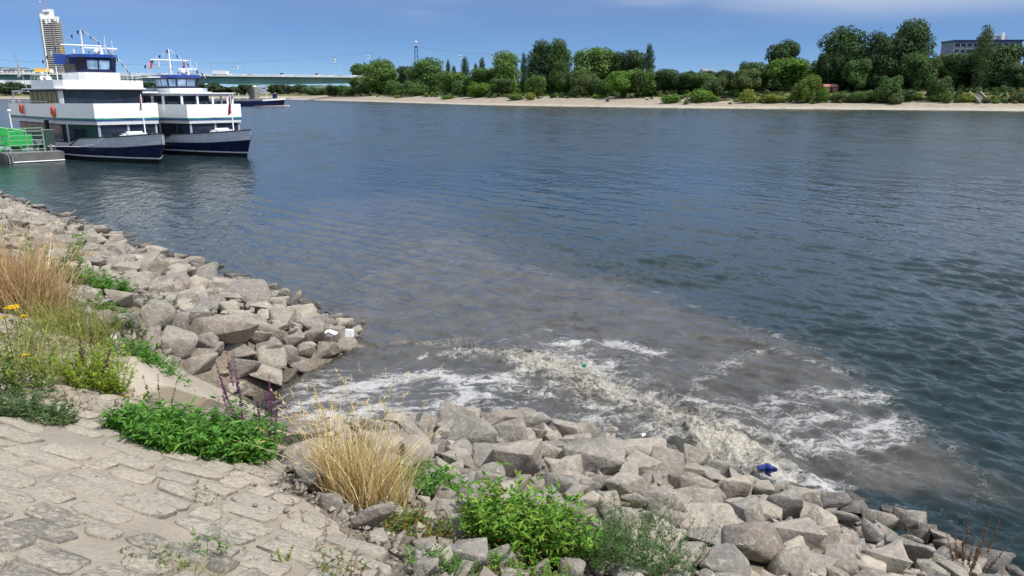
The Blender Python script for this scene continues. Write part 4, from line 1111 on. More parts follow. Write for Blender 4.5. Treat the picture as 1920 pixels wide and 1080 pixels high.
grassy("dry_grass_patch", "dry pale grass patch at the left edge of the bank", "grass tuft", 34, 590, 190, 160, 2300, [(.50, .36, .20), (.58, .44, .26), (.42, .28, .16), (.46, .30, .2)], .012, .8, heads=160, headcol=[(.55, .42, .26)])
grassy("dry_grass_patch", "smaller dry brownish grass behind the tall green weed", "grass tuft", 135, 490, 90, 50, 420, [(.42, .33, .2), (.36, .28, .15)], .012, .8)
grassy("grass_tuft", "yellow green grass tuft under the mixed weeds on the bank", "grass tuft", 140, 635, 180, 95, 650, [(.24, .24, .07), (.32, .28, .10), (.18, .2, .05)], .009, .7)
grassy("grass_tuft", "dry straw grass around the yellow flowers", "grass tuft", 70, 705, 170, 110, 420, [(.30, .28, .08), (.44, .36, .16), (.24, .26, .06)], .007, .8)
grassy("grass_tuft", "sparse green grass tuft at the bottom edge of paving", "grass tuft", 350, 1085, 150, 70, 110, [(.20, .24, .06), (.34, .30, .12)], .005, .5, fl=.6)
grassy("grass_tuft", "scrubby dry grass at the foot of the dry tuft", "grass tuft", 600, 905, 90, 60, 260, [(.28, .22, .1), (.2, .18, .06)], .005, .9)
def spikes(label, px, py, pts, cols, name, part, bpr, thick, leafcols=None):
    g, t = on_ground(px, py); s = t / FPX; base = np.array(g); root = thing(name, label, "flower" if part == "flowers" else "plant", base)
    G = Geo(); F_ = Geo()
    for (tx, ty, frac) in pts:
        dy = nrgp.uniform(-.12, .12)
        top = aty(tx, ty, base[1] + dy); bs = np.array([base[0] + (top[0] - base[0]) * .35, base[1] + dy * .5, 0]); bs[2] = float(ground(bs[0], bs[1]))
        d = (top - bs); L = np.linalg.norm(d); P = (bs - base)[None]
        v, f, c, _ = strips(P, d[None], np.array([L]), np.array([thick]), np.zeros((1, 3)), np.array([[.10, .09, .04]]), 5); G.add(v, f, c)
        if leafcols:
            n = 16; tt = nrgp.uniform(.15, 1 - frac, n); LP = P + d[None] * tt[:, None]; az = nrgp.uniform(0, 6.28, n)
            v, f, c = leaves(LP, np.column_stack([np.cos(az), np.sin(az), np.full(n, .3)]), np.tile([[0, 0, 1.]], (n, 1)), np.full(n, .07), np.full(n, .014), np.full(n, .3), tintmix(n, leafcols)); G.add(v, f, c)
        n = bpr; tt = nrgp.uniform(1 - frac, 1, n); LP = P + d[None] * tt[:, None]
        LD = nrgp.normal(0, 1, (n, 3)); ln = nrgp.uniform(.6, 1.3, n) * thick * 4 * (1.35 - tt)
        v, f, c = leaves(LP, LD, nrgp.normal(0, 1, (n, 3)), np.maximum(ln, thick * 1.8), np.maximum(ln * .6, thick), np.zeros(n), tintmix(n, cols, .2)); F_.add(v, f, c)
    G.build("stems", M['leaf'], root, kind="stuff"); F_.build(part, M['leaf'], root, kind="stuff")
PURP = [(.23, .06, .19), (.30, .09, .26), (.15, .06, .11)]
spikes("purple loosestrife with many slim spikes in front of the channel mouth", 470, 850, [(402, 672, .4), (412, 700, .4), (424, 655, .35), (438, 668, .35), (446, 712, .35), (417, 740, .5), (432, 755, .5), (452, 770, .3)], PURP, "purple_loosestrife", "flowers", 110, .006, GREEN)
spikes("purple loosestrife spikes standing before the white foam", 500, 856, [(505, 702, .35), (522, 748, .35), (510, 730, .4), (482, 752, .3), (497, 735, .3), (505, 810, .25)], PURP, "purple_loosestrife", "flowers", 100, .006, GREEN)
spikes("dead brown dock stalks at the lower right corner", 1810, 1085, [(1790, 985, .75), (1808, 975, .75), (1828, 1000, .7), (1845, 990, .75), (1860, 968, .7), (1884, 955, .6), (1818, 960, .5), (1775, 1000, .7), (1900, 1010, .8), (1838, 1015, .8)], [(.17, .09, .05), (.22, .13, .08), (.11, .06, .04)], "dead_dock", "seeds", 150, .006)
spikes("thin reddish dead twigs among the lower right boulders", 1720, 1085, [(1700, 985, .2), (1722, 960, .2), (1742, 1000, .2), (1752, 1040, .2), (1690, 1030, .2)], [(.20, .11, .07)], "dead_twigs", "seeds", 24, .004)
spikes("dark dead stalks behind the yellow green weed", 165, 735, [(148, 628, .4), (155, 650, .4), (207, 655, .4), (200, 672, .4), (170, 610, .3)], [(.12, .08, .06), (.16, .09, .09)], "dead_stalks", "seeds", 60, .008)
spikes("dull purple dead spikes beside the small white litter", 235, 660, [(228, 605, .5), (236, 590, .5), (250, 600, .5), (262, 612, .5), (186, 598, .5)], [(.16, .10, .13), (.20, .13, .12)], "dead_stalks", "seeds", 50, .010)
spikes("two dark bent stalks standing before the pale concrete", 300, 790, [(332, 712, .5), (296, 700, .4), (268, 705, .4), (440, 735, .2)], [(.13, .11, .06)], "dead_stalks", "seeds", 40, .006, GGREEN)
spikes("brown dead stalks at the bottom edge of the paving", 600, 1085, [(612, 970, .3), (565, 962, .15), (660, 985, .2), (690, 990, .15)], [(.20, .12, .07)], "dead_stalks", "seeds", 30, .004)
def flower_heads():
    g, t = on_ground(30, 735); base = np.array(g)
    for k, (lab, px, py, r, n) in enumerate((("large flat yellow flower cluster at the left edge", 24, 577, 10, 40), ("yellow flower cluster at the very edge of the picture", 9, 596, 6, 22), ("small yellow flower beside the large cluster", 45, 594, 5, 16), ("single yellow flower lower down among the weeds", 48, 666, 5, 14))):
        c = aty(px, py, base[1] + .02); s = c[1] / FPX * 1.02
        root = thing("yellow_flower", lab, "flower", c, 0, "yellow ragwort flowers")
        G = Geo(); P = np.column_stack([nrgp.normal(0, r * s * .42, n), nrgp.normal(0, r * s * .42, n), nrgp.normal(0, r * s * .13, n)])
        az = nrgp.uniform(0, 6.28, n)
        for j in range(3):
            a = az + j * 2.1
            v, f, cc = leaves(P, np.column_stack([np.cos(a), np.sin(a), np.full(n, .25)]), np.tile([[0, 0, 1.]], (n, 1)), np.full(n, .015), np.full(n, .014), np.zeros(n), tintmix(n, [(.72, .47, .01), (.8, .56, .02)], .1)); G.add(v, f, cc)
        G.build("petals", M['leaf'], root, kind="stuff")
        G = Geo(); v, f, cc, _ = strips(np.array([[0, 0, 0.]]), np.array([[.02, .03, -1.]]), np.array([.35]), np.array([.007]), np.zeros((1, 3)), np.array([[.1, .13, .04]]), 4, False); G.add(v, f, cc); G.build("stem", M['leaf'], root)
flower_heads()
# ------------------------------------------------------------------ litter
def crumple(name, label, cat, px, py, wpx, hpx, mat, lift=.0, seed=1, boxy=False):
    g, t = on_ground(px, py); s = t / FPX; r_ = random.Random(seed); bm = bmesh.new()
    if boxy:
        bmesh.ops.create_cube(bm, size=1); bmesh.ops.bevel(bm, geom=bm.edges[:], offset=.07, segments=2, affect='EDGES')
    else:
        bmesh.ops.create_icosphere(bm, subdivisions=3, radius=.5)
    for v in bm.verts:
        k = .10 if boxy else .5
        v.co += Vector((mnoise.noise(v.co * 3 + Vector((seed, 0, 0))), mnoise.noise(v.co * 3 + Vector((0, seed, 0))), mnoise.noise(v.co * 4 + Vector((0, 0, seed))))) * k
    me = bpy.data.meshes.new(name); bm.to_mesh(me); bm.free(); me.materials.append(mat)
    me.polygons.foreach_set("use_smooth", [True] * len(me.polygons)); me.set_sharp_from_angle(angle=R(35))
    o = bpy.data.objects.new(name, me); sz = (wpx * s, wpx * s * .7, hpx * s)
    o.scale = sz; o.location = (g[0], g[1], max(g[2], 0) + sz[2] * .45 + lift); o.rotation_euler = (r_.uniform(-.2, .2), r_.uniform(-.2, .2), r_.uniform(-.3, .3))
    return put(o, None, label, cat)
crumple("white_box", "white box lying on the outermost stone of the far pile", "litter", 656, 643, 15, 15, M['plastic'], .12, 3, True)
crumple("paper_scrap", "crumpled white scrap between stones, left of the white box", "litter", 621, 642, 18, 11, M['plastic'], .14, 5)
crumple("paper_scrap", "small white scrap below the standing brown boulder", "litter", 213, 640, 10, 9, M['plastic'], .02, 7, True)
crumple("blue_rag", "crumpled deep blue rag between boulders at the water's edge", "rag", 1438, 905, 26, 15, M['bluecloth'], .16, 9)
crumple("plastic_scrap", "small green plastic scrap caught in the spray", "litter", 1095, 722, 8, 6, M['greenplastic'], .34, 11)
# ------------------------------------------------------------------ passenger boats (local axes: x towards the bow, y to port, z up from the water)
M['plate'] = paint('bow_plating', (.46, .49, .55), .4, .12, 1.0)
def flat_box(mb, x0, x1, y0, y1, z0, z1): return mb.box(x0, x1, y0, y1, z0, z1)
def skin_person(parent, pts, edges, radii, name, mat):
    me = bpy.data.meshes.new(name); me.from_pydata(pts, edges, []); me.materials.append(mat)
    o = put(bpy.data.objects.new(name, me), parent)
    sk = o.modifiers.new("skin", 'SKIN'); sk.use_smooth_shade = True
    for v, r in zip(me.skin_vertices[0].data, radii): v.radius = (r, r)
    me.skin_vertices[0].data[0].use_root = True
    sb = o.modifiers.new("smooth", 'SUBSURF'); sb.levels = sb.render_levels = 1
    return o
def pane_row(mb, a, b, z0, z1, n, gap, lean=(0, 0), th=.03, proud=.012):
    """n window panes along the line a-b (x, y), each its own slab standing a little proud; returns list of MBs"""
    out = []
    A, B = Vector(a), Vector(b); d = (B - A); L = d.length; d.normalize(); nrm = Vector((d.y, -d.x))
    w = (L - gap * (n + 1)) / n
    for i in range(n):
        p = A + d * (gap + i * (w + gap)); q = p + d * w
        m = MB(); o0 = nrm * proud; o1 = nrm * (proud - th)
        lo = Vector(lean)
        vs = [(p + o1), (q + o1), (q + o0), (p + o0)]
        m.prism([tuple(v) for v in vs], z0, z1, [tuple(v + lo) for v in vs]); out.append(m)
    return out
def ferry(name, label, O, hd, canopy, dz, L=30.0, sc=1.0, sup=0.0):
    root = thing(name, label, "boat", O, hd)
    B = 3.55
    t0 = 1 - 12.0 / (L + 1)
    def shape(t): 
        return 1.0 if t <= t0 else max(0.0, 1 - ((t - t0) / (1 - t0)) ** 1.75)
    def deck_z(x): return 1.22 + (.62 * (max(0, x + 12) / 13) ** 2 if x > -12 else 0)
    def loft(levels, nt=46, cap=False):
        """levels: [(z function of x, stem x, half beam)] from below upwards"""
        m = MB(); rows = []
        for zf, stem, hb in levels:
            r = []
            for s in (-1, 1):
                for i in range(nt + 1):
                    t = (i / nt) ** .8
                    x = -L + (L + stem) * t; y = s * hb * shape(t)
                    r.append((x, y, zf(x) if callable(zf) else zf))
            rows.append(r)
        for r in rows: m.v += r
        N = 2 * (nt + 1)
        for k in range(len(rows) - 1):
            for s in range(2):
                for i in range(nt):
                    a = k * N + s * (nt + 1) + i
                    q = (a, a + 1, a + N + 1, a + N); m.f.append(q if s else q[::-1])
            a = k * N; m.f.append((a, a + N, a + N + nt + 1, a + nt + 1))
        if cap:
            k = (len(rows) - 1) * N
            for i in range(nt): m.f.append((k + i, k + i + 1, k + nt + 1 + i + 1, k + nt + 1 + i))
        return m
    wl_ = lambda x: deck_z(x) - .30 if x < -7 else deck_z(x) - .30 - .12 * min(1, (x + 7) / 4)
    loft([(-.8, -.9, 3.25), (0, 0, 3.42), (.30, .21, 3.49)]).build("boot_topping", M['black'], root, True)
    loft([(.30, .212, 3.492), (.40, .27, 3.51), (wl_, .85, B)]).build("hull", M['navy'], root, True)
    loft([(.30, .30, 3.53), (.36, .34, 3.545), (.40, .33, 3.53)]).build("knuckle_strip", M['offwhite'], root)
    loft([(wl_, .87, B + .01), (lambda x: deck_z(x) + .02, 1.02, B + .03)], cap=True).build("bulwark", M['offwhite' if not canopy else 'offwhite'], root, True)
    # grey bow plating over the bulwark, and the rubbing strake that edges it
    m = MB(); nt = 30; rows = []
    for s in (-1, 1):
        for zf, pr in ((lambda x: wl_(x) + .02, .03), (lambda x: deck_z(x) + .34 * min(1, max(0, (x + 8.5) / 1.6)) + .03, .05)):
            rows.append([(x_, s * ((B + pr) * shape((x_ + L) / (L + .95 + pr))), zf(x_)) for x_ in np.linspace(-8.6, .9 + pr, nt)])
    for r in rows: m.v += r
    for s in range(2):
        for i in range(nt - 1):
            a = s * 2 * nt + i; m.f.append((a, a + 1, a + nt + 1, a + nt))
    m.build("bow_plate", M['plate'], root, True)
    for s in (-1, 1):
        pts = [(x_, s * (B + .06) * shape((x_ + L) / (L + 1.0)), wl_(x_) + .02) for x_ in (-10.5, -8.7)] + [(x_, s * (B + .06) * shape((x_ + L) / (L + 1.0)), deck_z(x_) + .36 * min(1, max(0, (x_ + 8.5) / 1.6)) + .03) for x_ in np.linspace(-7.2, .98, 24)]
        MB().tube(pts, .045, 6).build("rubbing_strake", M['black'], root, True)
    # lower saloon
    low = [(-L + 3, -3.3), (-8.6, -3.3), (-5.2, -2.15), (-5.2, 2.15), (-8.6, 3.3), (-L + 3, 3.3)]
    z0, z1 = 1.2, 2.72 + dz * .4
    MB().prism(low, z0, z1).build("lower_saloon", M['black'], root)
    for (a, b, n) in ((low[0], low[1], 7), (low[1], low[2], 1), (low[2], low[3], 2), (low[3], low[4], 1)):
        for pm in pane_row(None, a, b, z0 + .18, z1 - .10, n, .13): pm.build("window_pane", M['glass'], root)
    for (a, b, n) in ((low[1], low[2], 1), (low[2], low[3], 2), (low[3], low[4], 1)):
        A, Bv = Vector(a), Vector(b); d = (Bv - A).normalized(); nr = Vector((d.y, -d.x))
        for i in range(n + 1):
            p = A.lerp(Bv, i / n); q = [p - d * .08 + nr * .045, p + d * .08 + nr * .045, p + d * .08 - nr * .02, p - d * .08 - nr * .02]
            MB().prism([tuple(v) for v in q], z0 + .05, z1).build("window_post", M['grey'], root)
    up = [(-L + 1.5, -3.55), (-9.6, -3.55), (-5.0, -2.35), (-5.0, 2.35), (-9.6, 3.55), (-L + 1.5, 3.55)]
    zu = 3.02 + dz * .5
    MB().prism([(x * 1.0, y * .985) for x, y in up], z1, zu).build("fascia", M['offwhite'], root)
    up2 = [(x + (.05 if x > -6 else 0), y * 1.012) for x, y in up]
    MB().prism(up2, zu, zu + .09).build("blue_stripe", M['blue'], root)
    MB().prism([(x, y * 1.004) for x, y in up2], zu + .093, zu + .19).build("green_stripe", M['greenstripe'], root)
    zt = lambda x, y: zu + 1.20 + (.10 if x > -9.7 else 0)
    bul = MB(); path = [(-L + 1.5, -3.6), (-18.0, -3.6), (-9.6, -3.6), (-5.05, -2.40), (-4.86, 0), (-5.05, 2.40), (-9.6, 3.6), (-18.0, 3.6), (-L + 1.5, 3.6)]
    bul.wall(path, zu + .19, zt, .07); bul.build("upper_bulwark", M['white'], root)
    MB().prism([(x, y * .97) for x, y in up], zu - .02, zu + .22).build("upper_deck", M['grey'], root)
    # rail along the after part of the upper deck
    rl = MB()
    for s in (-1, 1):
        rl.tube([(-L + 1.6, s * 3.56, zu + 1.42), (-12, s * 3.56, zu + 1.42)], .025, 5)
        for x_ in np.arange(-L + 1.6, -17, 1.0): rl.tube([(x_, s * 3.56, zu + 1.1), (x_, s * 3.56, zu + 1.42)], .02, 4)
    rl.build("railing", M['offwhite'], root)
    # upper saloon
    XF = -9.6 if not canopy else -12.4; XA = -17.8 if not canopy else -24
    us = [(XA, -3.2), (XF - .3, -3.2), (XF, -2.95), (XF, 2.95), (XF - .3, 3.2), (XA, 3.2)]
    u0, u1 = zu + .22, 5.30 + dz
    MB().prism(us, u0, u1).build("upper_saloon", M['black'], root)
    for pm in pane_row(None, us[2], us[3], u0 + .6, u1 - .06, 4, .035): pm.build("window_pane", M['glass'], root)
    for pm in pane_row(None, us[0], us[1], u0 + .5, u1 - .08, 7, .10): pm.build("window_pane", M['glass'], root)
    for pm in pane_row(None, us[4], us[5], u0 + .5, u1 - .08, 7, .10): pm.build("window_pane", M['glass'], root)
    if not canopy:
        for i, x_ in enumerate(np.linspace(-17.5, -10.9, 17)):
            MB().box(x_, x_ + (.16 if i % 3 else .3), -3.235, -3.218, u0 + .55, u1 - .12).build("curtain", M['curtain'], root)
        MB().prism([(XF - .45, -3.26), (XF - .25, -3.26), (XF - .05, -3.08), (XF - .05, -2.95)], u0, u1).build("corner_post", M['offwhite'], root)
    roof = [(XA - 1, -3.45), (XF - .2, -3.45), (XF + .35, -2.9), (XF + .5, 0), (XF + .35, 2.9), (XF - .2, 3.45), (XA - 1, 3.45)]
    MB().prism(roof, u1, u1 + .10).build("roof_edge", M['black'], root)
    MB().prism([(x + .04, y * 1.01) for x, y in roof], u1 + .10, u1 + .20).build("roof", M['white'], root)
    sz0, sz1 = u1 + .20, u1 + .82
    if not canopy:
        sd = [(-16.2, -3.4), (XF - .6, -3.45), (XF + .1, -2.95), (XF + .35, 0), (XF + .1, 2.95), (XF - .6, 3.45), (-16.2, 3.4)]
        MB().wall(sd, sz0, sz1, .06).build("sun_deck_bulwark", M['white'], root)
        rl = MB()
        rl.tube([(x, y * .985, sz1 + .38) for x, y in sd], .022, 5); rl.tube([(x, y * .985, sz1 + .20) for x, y in sd], .014, 4)
        for a, b in zip(sd[:-1], sd[1:]):
            A, Bv = Vector(a), Vector(b); n = max(1, int((Bv - A).length / .9))
            for i in range(n + 1):
                p = A.lerp(Bv, i / n); rl.tube([(p.x, p.y * .985, sz1 - .05), (p.x, p.y * .985, sz1 + .38)], .018, 4)
        rl.build("sun_deck_railing", M['offwhite'], root)
        # open frame over the after deck
        fr = MB()
        for s in (-1, 1):
            fr.tube([(-18, s * 3.3, u1 - .02), (-22.4, s * 3.3, u1 - .05), (-22.5, s * 3.45, zu + 1.2)], .06, 6)
            fr.tube([(-21.9, s * 3.3, u1 - .05), (-21.9, s * 3.45, zu + 1.2)], .05, 6)
        fr.tube([(-22.4, -3.3, u1 - .05), (-22.4, 3.3, u1 - .05)], .05, 6); fr.build("after_deck_frame", M['offwhite'], root)
    else:
        # white framed canopy in front of the saloon
        cx0, cx1 = -6.7, XF + .1; cz1 = u1 + .03
        cp = [(cx1, -3.25), (cx0 - 1.2, -3.2), (cx0, -2.1), (cx0, 2.1), (cx0 - 1.2, 3.2), (cx1, 3.25)]
        MB().prism([(x + (.25 if x > cx1 + .1 else 0), y * 1.05) for x, y in cp], cz1, cz1 + .09).build("canopy_roof", M['white'], root)
        MB().wall([(x, y * .98) for x, y in cp], cz1 - .16, cz1 - .003, .06).build("canopy_beam", M['offwhite'], root)
        for a, b, n in ((cp[0], cp[1], 2), (cp[1], cp[2], 1), (cp[2], cp[3], 3), (cp[3], cp[4], 1), (cp[4], cp[5], 2)):
            for i in range(n):
                p = Vector(a).lerp(Vector(b), i / n); MB().box(p.x - .08, p.x + .08, p.y * .97 - .08, p.y * .97 + .08, zu + .2, cz1 - .16).build("canopy_post", M['white'], root)
        MB().box(XF + .02, XF + .05, -2.9, 2.9, u0 + .9, u0 + 1.25).build("saloon_band", M['grey'], root)
        for y_ in (-2.2, -1.0, .2, 1.4, 2.5): MB().box(XF + .052, XF + .07, y_ - .1, y_ + .1, u0 + .98, u0 + 1.17).build("round_window", M['black'], root)
        MB().box(-21, XF - .7, -3.3, 3.3, sz0, sz0 + .34).build("cabin_top", M['grey'], root)
    # wheelhouse
    wx0, wx1 = (-13.4, -10.1) if not canopy else (-13.4, -10.2)
    wz0 = 6.72 if not canopy else sz0 + .30
    hw = 1.5 if not canopy else 1.35
    ped = [(wx0 - .6, -hw - .1), (wx1 + .1, -hw - .1), (wx1 + .4, -hw * .8), (wx1 + .4, hw * .8), (wx1 + .1, hw + .1), (wx0 - .6, hw + .1)]
    MB().prism(ped, sz0 if not canopy else sz0 - .1, wz0).build("wheelhouse_base", M['white'], root)
    wz1 = wz0 + (1.18 if not canopy else .92)
    bot = [(wx0, -hw), (wx1 - .5, -hw), (wx1, -hw * .62), (wx1, hw * .62), (wx1 - .5, hw), (wx0, hw)]
    top = [(wx0 - .1, -hw - .12), (wx1 - .4, -hw - .12), (wx1 + .22, -hw * .66), (wx1 + .22, hw * .66), (wx1 - .4, hw + .12), (wx0 - .1, hw + .12)]
    MB().prism(bot, wz0, wz1, top).build("wheelhouse", M['navy'], root)
    def slant_pane(a, b, A2, B2, f0, f1, g0, g1, mat, nm):
        a, b, A2, B2 = (Vector((*p, z)) for p, z in ((a, wz0), (b, wz0), (A2, wz1), (B2, wz1)))
        def P(f, g): return a.lerp(b, f).lerp(A2.lerp(B2, f), g)
        nrm = (b - a).cross(A2 - a).normalized()
        q = [P(f0, g0), P(f1, g0), P(f1, g1), P(f0, g1)]
        m = MB(); m.add([p + nrm * .015 for p in q] + [p - nrm * .02 for p in q], [(0, 1, 2, 3), (7, 6, 5, 4), (0, 4, 5, 1), (1, 5, 6, 2), (2, 6, 7, 3), (3, 7, 4, 0)])
        m.build(nm, mat, root)
    for f0, f1 in ((.06, .47), (.53, .94)): slant_pane(bot[2], bot[3], top[2], top[3], f0, f1, .22, .82, M['paleglass'] , "wheelhouse_window")
    slant_pane(bot[1], bot[2], top[1], top[2], .12, .88, .2, .84, M['paleglass' if canopy else 'glass'], "wheelhouse_window")
    slant_pane(bot[3], bot[4], top[3], top[4], .12, .88, .2, .84, M['glass'], "wheelhouse_window")
    for f0, f1 in ((.08, .48), (.54, .94)):
        slant_pane(bot[0], bot[1], top[0], top[1], f0, f1, .2, .84, M['paleglass' if canopy else 'glass'], "wheelhouse_window"); slant_pane(bot[4], bot[5], top[4], top[5], f0, f1, .2, .84, M['glass'], "wheelhouse_window")
    rf = [(x * 1 + (.16 if x > wx1 - .6 else -.12), y * 1.06) for x, y in top]
    MB().prism(rf, wz1, wz1 + .24, [(x, y * .96) for x, y in rf]).build("wheelhouse_roof", M['blue'], root)
    zr = wz1 + .24
    # mast, yard, radar, aerials
    mx = wx0 + .3; mh = 2.0 if not canopy else 2.3
    mast = MB().tube([(mx, 0, zr), (mx, 0, zr + mh)], .09, 8, .05); mast.tube([(mx - .5, .25, zr), (mx, 0, zr + mh * .55)], .04, 5); mast.build("mast", M['white'], root)
    yz = zr + (.82 if not canopy else 1.35)
    MB().tube([(mx, -1.7, yz), (mx, 1.7, yz)], .05, 6).build("yard", M['white'], root)
    rx = wx1 - .9
    MB().box(rx - .09, rx + .09, -.6 if not canopy else -.2, 1.95 if not canopy else 1.5, zr + .48, zr + .60).build("radar_bar", M['white'], root)
    MB().tube([(rx, .7, zr), (rx, .7, zr + .48)], .16, 8, .1).build("radar_foot", M['white'], root)
    MB().ball((mx + .9, .75, zr + .28), .26, 10, 7).build("radome", M['white'], root, True)
    MB().tube([(mx + .9, .75, zr), (mx + .9, .75, zr + .1)], .1, 6).build("radome_foot", M['steel'], root)
    for y_, h_ in ((1.2, 1.5), (1.75, 1.2)):
        MB().tube([(rx - .4, y_, zr), (rx - .4, y_, zr + h_)], .018, 4).build("aerial", M['white'], root)
    for y_, x_ in ((-.4, rx + .5), (.3, rx + .6), (1.4, rx + .3)):
        b = MB().ball((x_, y_, zr + .22), .1, 8, 6); b.tube([(x_, y_, zr), (x_, y_, zr + .15)], .03, 5); b.build("searchlight", M['steel'], root, True)
    if not canopy:
        b = MB().box(mx + 1.0, mx + 1.1, -2.6, -1.72, wz1 - .55, wz1 + .25); b.build("blue_board", M['blue'], root)
        MB().tube([(mx + .95, -2.5, sz1), (mx + .95, -2.5, wz1 + .2)], .04, 6).build("board_pole", M['white'], root)
        MB().tube([(mx + .55, -3.9 + .8, sz1 - .2), (mx + .55, -3.1, wz1 - .8)], .035, 6).build("light_pole", M['white'], root)
    else:
        MB().box(wx0 - .9, wx1 - 1.6, -hw - 1.3, -hw - .15, wz1 + .02, wz1 + .09).build("bridge_wing_roof", M['white'], root)
    # fore deck gear
    for x_, y_ in ((-3.4, -1.1), (-3.4, 1.1), (-1.9, .5)):
        b = MB().tube([(x_, y_, deck_z(x_)), (x_, y_, deck_z(x_) + .52)], .09, 8); b.tube([(x_ - .12, y_ - .2, deck_z(x_) + .44), (x_ + .05, y_ + .2, deck_z(x_) + .44)], .06, 6); b.build("bollard", M['offwhite'], root)
    b = MB().box(-4.3, -3.9, -.9, .9, deck_z(-4), deck_z(-4) + .62); b.tube([(-4.1, -.6, deck_z(-4) + .62), (-4.1, .6, deck_z(-4) + .62)], .14, 8); b.build("windlass", M['offwhite'], root)
    jb = -1.9
    MB().tube([(jb, 0, deck_z(jb)), (jb - .12, 0, deck_z(jb) + 3.42)], .055, 6, .03).build("jackstaff", M['white'], root)
    root["_z"] = 0
    return root, dict(zr=zr, mx=mx, mh=mh, yz=yz, jb=jb, dz=deck_z, wx1=wx1, u1=u1, zu=zu, sz1=sz1, wz1=wz1, hd=hd, O=O)
HD = R(-44)
O1 = tuple(at(298, 306, 0)); O2 = tuple(at(463, 294, 0))
boat1, b1 = ferry("passenger_boat", "nearer white and navy passenger boat with raised wheelhouse, moored at the pontoon", (O1[0], O1[1], 0), HD, False, 0.0, 24.6)
boat2, b2 = ferry("passenger_boat", "farther white and navy passenger boat with white framed glass canopy on its fore deck", (O2[0], O2[1], 0), HD, True, -.28)
def bw(b, p):
    c, s = math.cos(b['hd']), math.sin(b['hd'])
    return (b['O'][0] + p[0] * c - p[1] * s, b['O'][1] + p[0] * s + p[1] * c, p[2])
def cloth(name, label, b, p, w, h, mat, cat="flag", sway=.2, hang=.6, group=None, mats=None):
    """a flag hanging in folds from the point p of boat b"""
    root = thing(name, label, cat, bw(b, p), b['hd'], group)
    nx, nz = 8, 8; mats = mats or [mat]; k = len(mats)
    for j in range(k):
        v = []; f = []
        for i in range(nx + 1):
            for q in range(nz + 1):
                s = (j + i / nx) / k; t = q / nz
                v.append((-w * s * (.35 + .1 * t), .10 * math.sin(s * 9 + t * 2) * (.3 + s), -h * t - w * s * hang * (.6 + .4 * t)))
        for i in range(nx):
            for q in range(nz):
                a = i * (nz + 1) + q; f.append((a, a + 1, a + nz + 2, a + nz + 1))
        o = put(bpy.data.objects.new("cloth", mesh("cloth", v, f, mats[j], True)), root)
        so = o.modifiers.new("thick", 'SOLIDIFY'); so.thickness = .008
    return root
cloth("flag", "red and white flag hanging furled on the nearer boat's bow staff", b1, (b1['jb'] - .12, 0, b1['dz'](b1['jb']) + 3.35), .5, .75, M['red'], hang=.9, mats=[M['red'], M['cloth']])
cloth("flag", "long red flag hanging on the farther boat's bow staff", b2, (b2['jb'] - .12, 0, b2['dz'](b2['jb']) + 3.4), .9, 1.0, M['red'], hang=.85)
cloth("flag", "white flag on the nearer boat's mast", b1, (b1['mx'], 0, b1['zr'] + 1.75), .6, .8, M['cloth'], hang=.6)
cloth("flag", "orange flag under the nearer boat's yard", b1, (b1['mx'], -1.6, b1['yz'] - .05), .5, .45, M['yellow'], hang=.4)
cloth("flag", "white flag low beside the nearer boat's mast", b1, (b1['mx'], -.7, b1['yz'] - .3), .35, .4, M['cloth'], hang=.5)
cloth("flag", "yellow and red flag under the farther boat's yard end", b2, (b2['mx'], -1.65, b2['yz'] - .05), .7, .6, M['yellow'], hang=.3, mats=[M['red'], M['yellow']])
cloth("flag", "white flag under the farther boat's yard", b2, (b2['mx'], -.95, b2['yz'] - .05), .6, .55, M['cloth'], hang=.3)
cloth("flag", "white and blue flag against the farther boat's mast", b2, (b2['mx'], .1, b2['yz'] + .1), .4, .8, M['cloth'], hang=.6, mats=[M['cloth'], M['blue']])
cloth("flag", "dark red and blue flag on the far side of the farther boat's yard", b2, (b2['mx'], 1.3, b2['yz'] - .05), .35, .6, M['red'], hang=.6, mats=[M['red'], M['blue']])
def bunting(label, b, pts, n, mats):
    root = thing("bunting", label, "bunting", bw(b, pts[0]), b['hd'])
    o = Vector(pts[0]); P = [Vector(p) - o for p in pts]
    MB().tube(P, .008, 3).build("cord", M['cloth'], root)
    for k in range(n):
        t = (k + .5) / n * (len(P) - 1); i = min(int(t), len(P) - 2); c = P[i].lerp(P[i + 1], t - i); d = (P[i + 1] - P[i]).normalized()
        m = MB(); m.add([c - d * .13, c + d * .13, c + d * .02 + Vector((0, .05, -.34)), c - d * .13 + Vector((0, .02, 0)), c + d * .13 + Vector((0, .02, 0)), c + d * .02 + Vector((0, .07, -.34))], [(0, 1, 2), (5, 4, 3), (0, 3, 4, 1), (1, 4, 5, 2), (2, 5, 3, 0)])
        m.build("pennant", mats[k % len(mats)], root)
mt1 = (b1['mx'], 0, b1['zr'] + b1['mh'] + .15)
bunting("dark pennants falling aft from the nearer boat's mast", b1, [mt1, (b1['mx'] - 2.5, -1.2, b1['zr'] + .9), (b1['mx'] - 4, -2.2, b1['zr'] - .5)], 8, [M['navy'], M['blue'], M['cloth']])
bunting("pennants running forward from the nearer boat's mast down to the sun deck rail", b1, [mt1, (b1['wx1'] - .7, .9, b1['zr'] + .75), (b1['wx1'] + .6, 1.6, b1['wz1'] - .3), (b1['wx1'] + 1.0, 2.4, b1['sz1'] + .1)], 18, [M['navy'], M['cloth'], M['navy'], M['yellow'], M['blue']])
mt2 = (b2['mx'], 0, b2['zr'] + b2['mh'] + .05)
bunting("pennants falling aft from the farther boat's mast", b2, [mt2, (b2['mx'] - 2.4, -1.5, b2['zr'] + .8)], 7, [M['navy'], M['cloth']])
